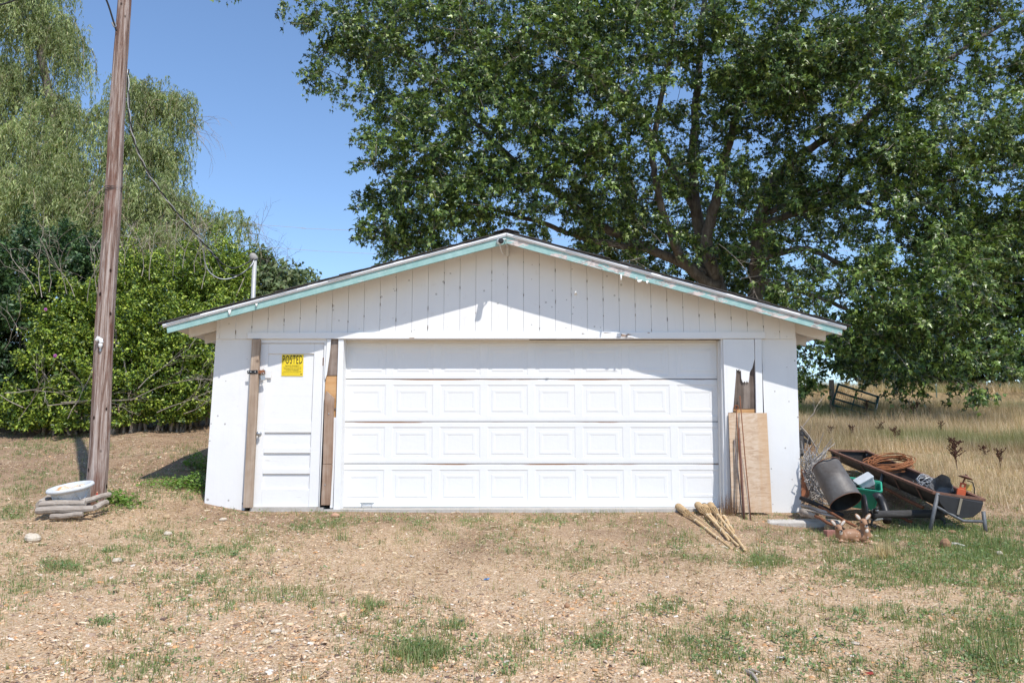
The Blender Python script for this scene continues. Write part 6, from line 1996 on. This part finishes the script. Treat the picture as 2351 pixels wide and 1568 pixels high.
# ================================================================== GATE, POSTS AND WEEDS ON THE HILL
gp = gnd(1912, 950)
GYp = gp.y
M_GATE = simple('dark_green_paint', (.022, .075, .068), (.015, .05, .046), rough=.4, scale=9, bumps=.05)
gate = thing('field_gate', 'dark green tubular gate with wire mesh, sagging on the hillside', 'gate', at(1965, 935, GYp))
gtl, gtr, gbl, gbr = at(1925, 882, GYp - .2), at(2016, 911, GYp - .2), at(1911, 929, GYp - .2), at(2006, 957, GYp - .2)
for i, (t, tip) in enumerate(((0, 1), (.36, 1), (.70, .55), (1.0, 1))):
    a_, b_ = gtl.lerp(gbl, t), gtr.lerp(gbr, t)
    MB().tube([a_, b_], .024 if i else .030, 9).build('rail', M_GATE, gate, smooth=True)
MB().tube([gtl + Vector((.01, 0, .03)), gbl], .028, 9).build('stile', M_GATE, gate, smooth=True)
MB().tube([gtr + Vector((.01, 0, .03)), gtr.lerp(gbr, 1.35)], .036, 9).build('stile', M_GATE, gate, smooth=True)
MB().tube([gtl.lerp(gtr, .46), gbl.lerp(gbr, .46)], .020, 8).build('brace', M_GATE, gate, smooth=True)
me_ = MB()
for i in range(1, 20):
    t = i / 20; me_.tube([gtl.lerp(gtr, t).lerp(gbl.lerp(gbr, t), .2), gbl.lerp(gbr, t)], .004, 4, False)
for i in range(1, 7):
    t = .2 + .8 * i / 7; me_.tube([gtl.lerp(gbl, t), gtr.lerp(gbr, t)], .004, 4, False)
me_.build('wire_mesh', M_RUST, gate, kind='stuff')
pa = gtr.lerp(gbr, .62)
MB().tube([gtr.lerp(gbr, .35) + Vector((.012, -.032, 0)), pa + Vector((.012, -.032, 0))], .014, 6).build('white_sticker', M_WHITEP, gate)
pb_ = at(1912, 945, GYp)
tp_ = at(1914, 872, GYp)
MB().tube([Vector((pb_.x, GYp, gz(pb_.x, GYp) - .2)), Vector((pb_.x, GYp, (tp_.z + pb_.z) / 2)), Vector((pb_.x + .01, GYp, tp_.z))], [.075, .072, .068], 11).build('fence_post', M_GREYWOOD, None, label='grey round wooden fence post at the left end of the green gate', cat='post')
def tpost(lab, a, b_):
    g_ = gnd(*b_); top = at(a[0], a[1], g_.y)
    MB().box((g_.x, g_.y, (g_.z + top.z) / 2 - .1), (.045, .012, top.z - g_.z + .2)).box((g_.x, g_.y + .02, (g_.z + top.z) / 2 - .1), (.008, .03, top.z - g_.z + .2)).build('fence_stake', simple('green_steel_post', (.10, .14, .10), (.06, .09, .065), rough=.6), None, label=lab, cat='post')
tpost('thin green steel fence stake on the hillside right of the gate', (2153, 884), (2153, 945))

M_DOCK = simple('brown_seed_head', (.085, .035, .018), (.05, .02, .012), rough=.9, scale=30, bumps=.3)
def dock(label, base_px, top_py, spread=1.0, stems=3):
    g_ = gnd(*base_px)
    H = (at(base_px[0], top_py, g_.y).z - g_.z)
    o = thing('dock_weed', label, 'weed', g_, 'dried dock weeds on the hillside')
    stm, sd = MB(), MB()
    sticks = []
    for k in range(stems):
        an = random.uniform(-.22, .22) * spread; h = H * random.uniform(.75, 1.0)
        a = g_ + Vector((random.gauss(0, .02), random.gauss(0, .02), -.02)); tip = a + Vector((math.sin(an) * h, random.gauss(0, .05), h))
        sticks.append((a, tip))
        for j in range(5):
            t = random.uniform(.45, .85); b0 = a.lerp(tip, t)
            sticks.append((b0, b0 + Vector((random.choice((-1, 1)) * random.uniform(.05, .13) * spread, random.gauss(0, .05), h * .22 * random.uniform(.6, 1.2)))))
    for a, tip in sticks:
        stm.tube([a, a.lerp(tip, .5) + Vector((random.gauss(0, .008), 0, 0)), tip], [.006, .005, .003], 4, False)
        L = (tip - a).length
        for j in range(int(L * (34 if L < .5 else 26))):
            t = random.uniform(.38 if L > .3 else .1, 1)
            sd.ball(a.lerp(tip, t) + Vector((random.gauss(0, .010), random.gauss(0, .010), 0)), (.011, .011, .014), None, 5, 3)
    stm.build('stems', M_DOCK, o); sd.build('seed_heads', M_DOCK, o, kind='stuff')
for lab, b_, t, s_, n_ in (('tallest dark brown dock weed standing behind the middle of the trough', (2197, 1080), 998, 1.0, 4),
                     ('dark dock weed at the right behind the orange tool', (2301, 1078), 1024, .6, 2), ('small dock weed left of the one behind the orange tool', (2262, 1050), 1018, .5, 2),
                     ('dock weed leaning in front of the gate', (1987, 960), 905, .7, 2), ('dock weed just right of the gate below its stile', (2021, 1000), 964, .8, 3),
                     ('low dock weed right of the gate above the wire coil', (2055, 1015), 975, .9, 3), ('tall thin dock weed between the gate and the steel stake', (2100, 965), 905, .7, 2),
                     ('dock weed standing alone right of the steel stake', (2162, 1000), 962, .5, 2), ('thin dock weed directly under the gate', (1957, 1012), 960, .4, 2),
                     ('pair of thin dock stalks near the right wall of the garage', (1906, 1008), 968, .6, 2), ('arched dock weed among green grass at the far right', (2240, 1000), 985, 1.2, 1), ('short dock stalk just left of the steel stake', (2139, 965), 925, .4, 1)):
    dock(lab, b_, t, s_, n_)

# ---- single clumps that stand out
def clump(name, label, px_, nb, L, spr, wdt, pal, mt, lean=.8, cat='grass tuft'):
    g_ = gnd(*px_)
    V, Fc, Cc = tufts(np.full(1, g_.x), np.full(1, g_.y), nb, np.full(1, L), np.full(1, spr), wdt, pal, None, lean)
    np_mesh(name, V, Fc, mt, Cc, None, None, label, cat, None, False, g_)
clump('straw_tuft', 'pale straw tuft in front of the fawns', (2030, 1280), 150, .17, .05, .005, [(.60, .48, .28), (.52, .38, .20)], M_STRAW)
clump('grass_tuft', 'large bushy green tuft in the lower middle of the yard', (968, 1508), 420, .085, .10, .007, GRASS_PAL, M_GRASS, 1.9)
clump('grass_tuft', 'small grey-green tuft on the lower left gravel', (233, 1436), 70, .06, .035, .005, [(.15, .20, .09), (.20, .22, .12)], M_GRASS, 1.0)
clump('grass_tuft', 'green tuft on the gravel left of the large bushy tuft', (850, 1398), 90, .07, .05, .005, GRASS_PAL, M_GRASS, 1.5)
clump('grass_tuft', 'green tuft right of the large bushy tuft', (1035, 1440), 80, .07, .045, .005, GRASS_PAL, M_GRASS, 1.5)
clump('grass_tuft', 'tall thin green weed near the lower right corner', (2290, 1530), 34, .26, .05, .006, GRASS_PAL, M_GRASS, .7)
clump('grass_tuft', 'green tuft below the tail ends of the torches', (1745, 1297), 130, .08, .07, .006, GRASS_PAL, M_GRASS, 1.5)
clump('grass_tuft', 'green tuft growing at the threshold left of the lift handle', (785, 1240), 60, .13, .05, .005, GRASS_PAL, M_GRASS, .9)
clump('dead_weed', 'brown dead weed clump in the corner between the wide door and the plywood', (1676, 1182), 170, .26, .06, .004, [(.19, .11, .07), (.27, .17, .11)], M_STRAW, .7, 'weed')
def leafy(label, px_, n, H, spr, leaf, pal):
    g_ = gnd(*px_)
    x = g_.x + rng.normal(size=n) * spr; y = g_.y + rng.normal(size=n) * spr * .7
    k = outside_house(x, y, .03); x, y = x[k], y[k]; n = len(x)
    z = ground(x, y) + .01 + H * rng.random(n) * np.exp(-((x - g_.x) / (spr * 1.3)) ** 2)
    a = rng.random(n) * 6.283
    dd = np.stack([np.cos(a), np.sin(a), .3 + .5 * rng.random(n)], -1)
    nn = np.stack([rng.normal(size=n) * .4, rng.normal(size=n) * .4 - .3, np.ones(n)], -1)
    V, Fc, Cc = scatter(OVAL_LEAF[0], OVAL_LEAF[1], np.stack([x, y, z], -1), frames(dd, nn), leaf * (.6 + .7 * rng.random(n)), palette(n, pal, None, .15))
    np_mesh('leafy_weed', V, Fc, M_GRASS, Cc, None, 'stuff', label, 'weed', None, False, g_)
LW = [(.15, .25, .05), (.20, .30, .065), (.11, .19, .04)]
leafy('leafy green weeds at the foot of the left wall corner', (450, 1125), 420, .22, .14, .050, LW)
leafy('leafy green weeds in the shade beside the left side wall', (455, 1075), 320, .20, .12, .050, LW)
leafy('leafy green weeds spilling over the right end of the planter logs', (262, 1160), 520, .15, .14, .045, LW)
leafy('low leafy weeds between the utility pole and the garage', (395, 1118), 420, .08, .22, .040, LW)
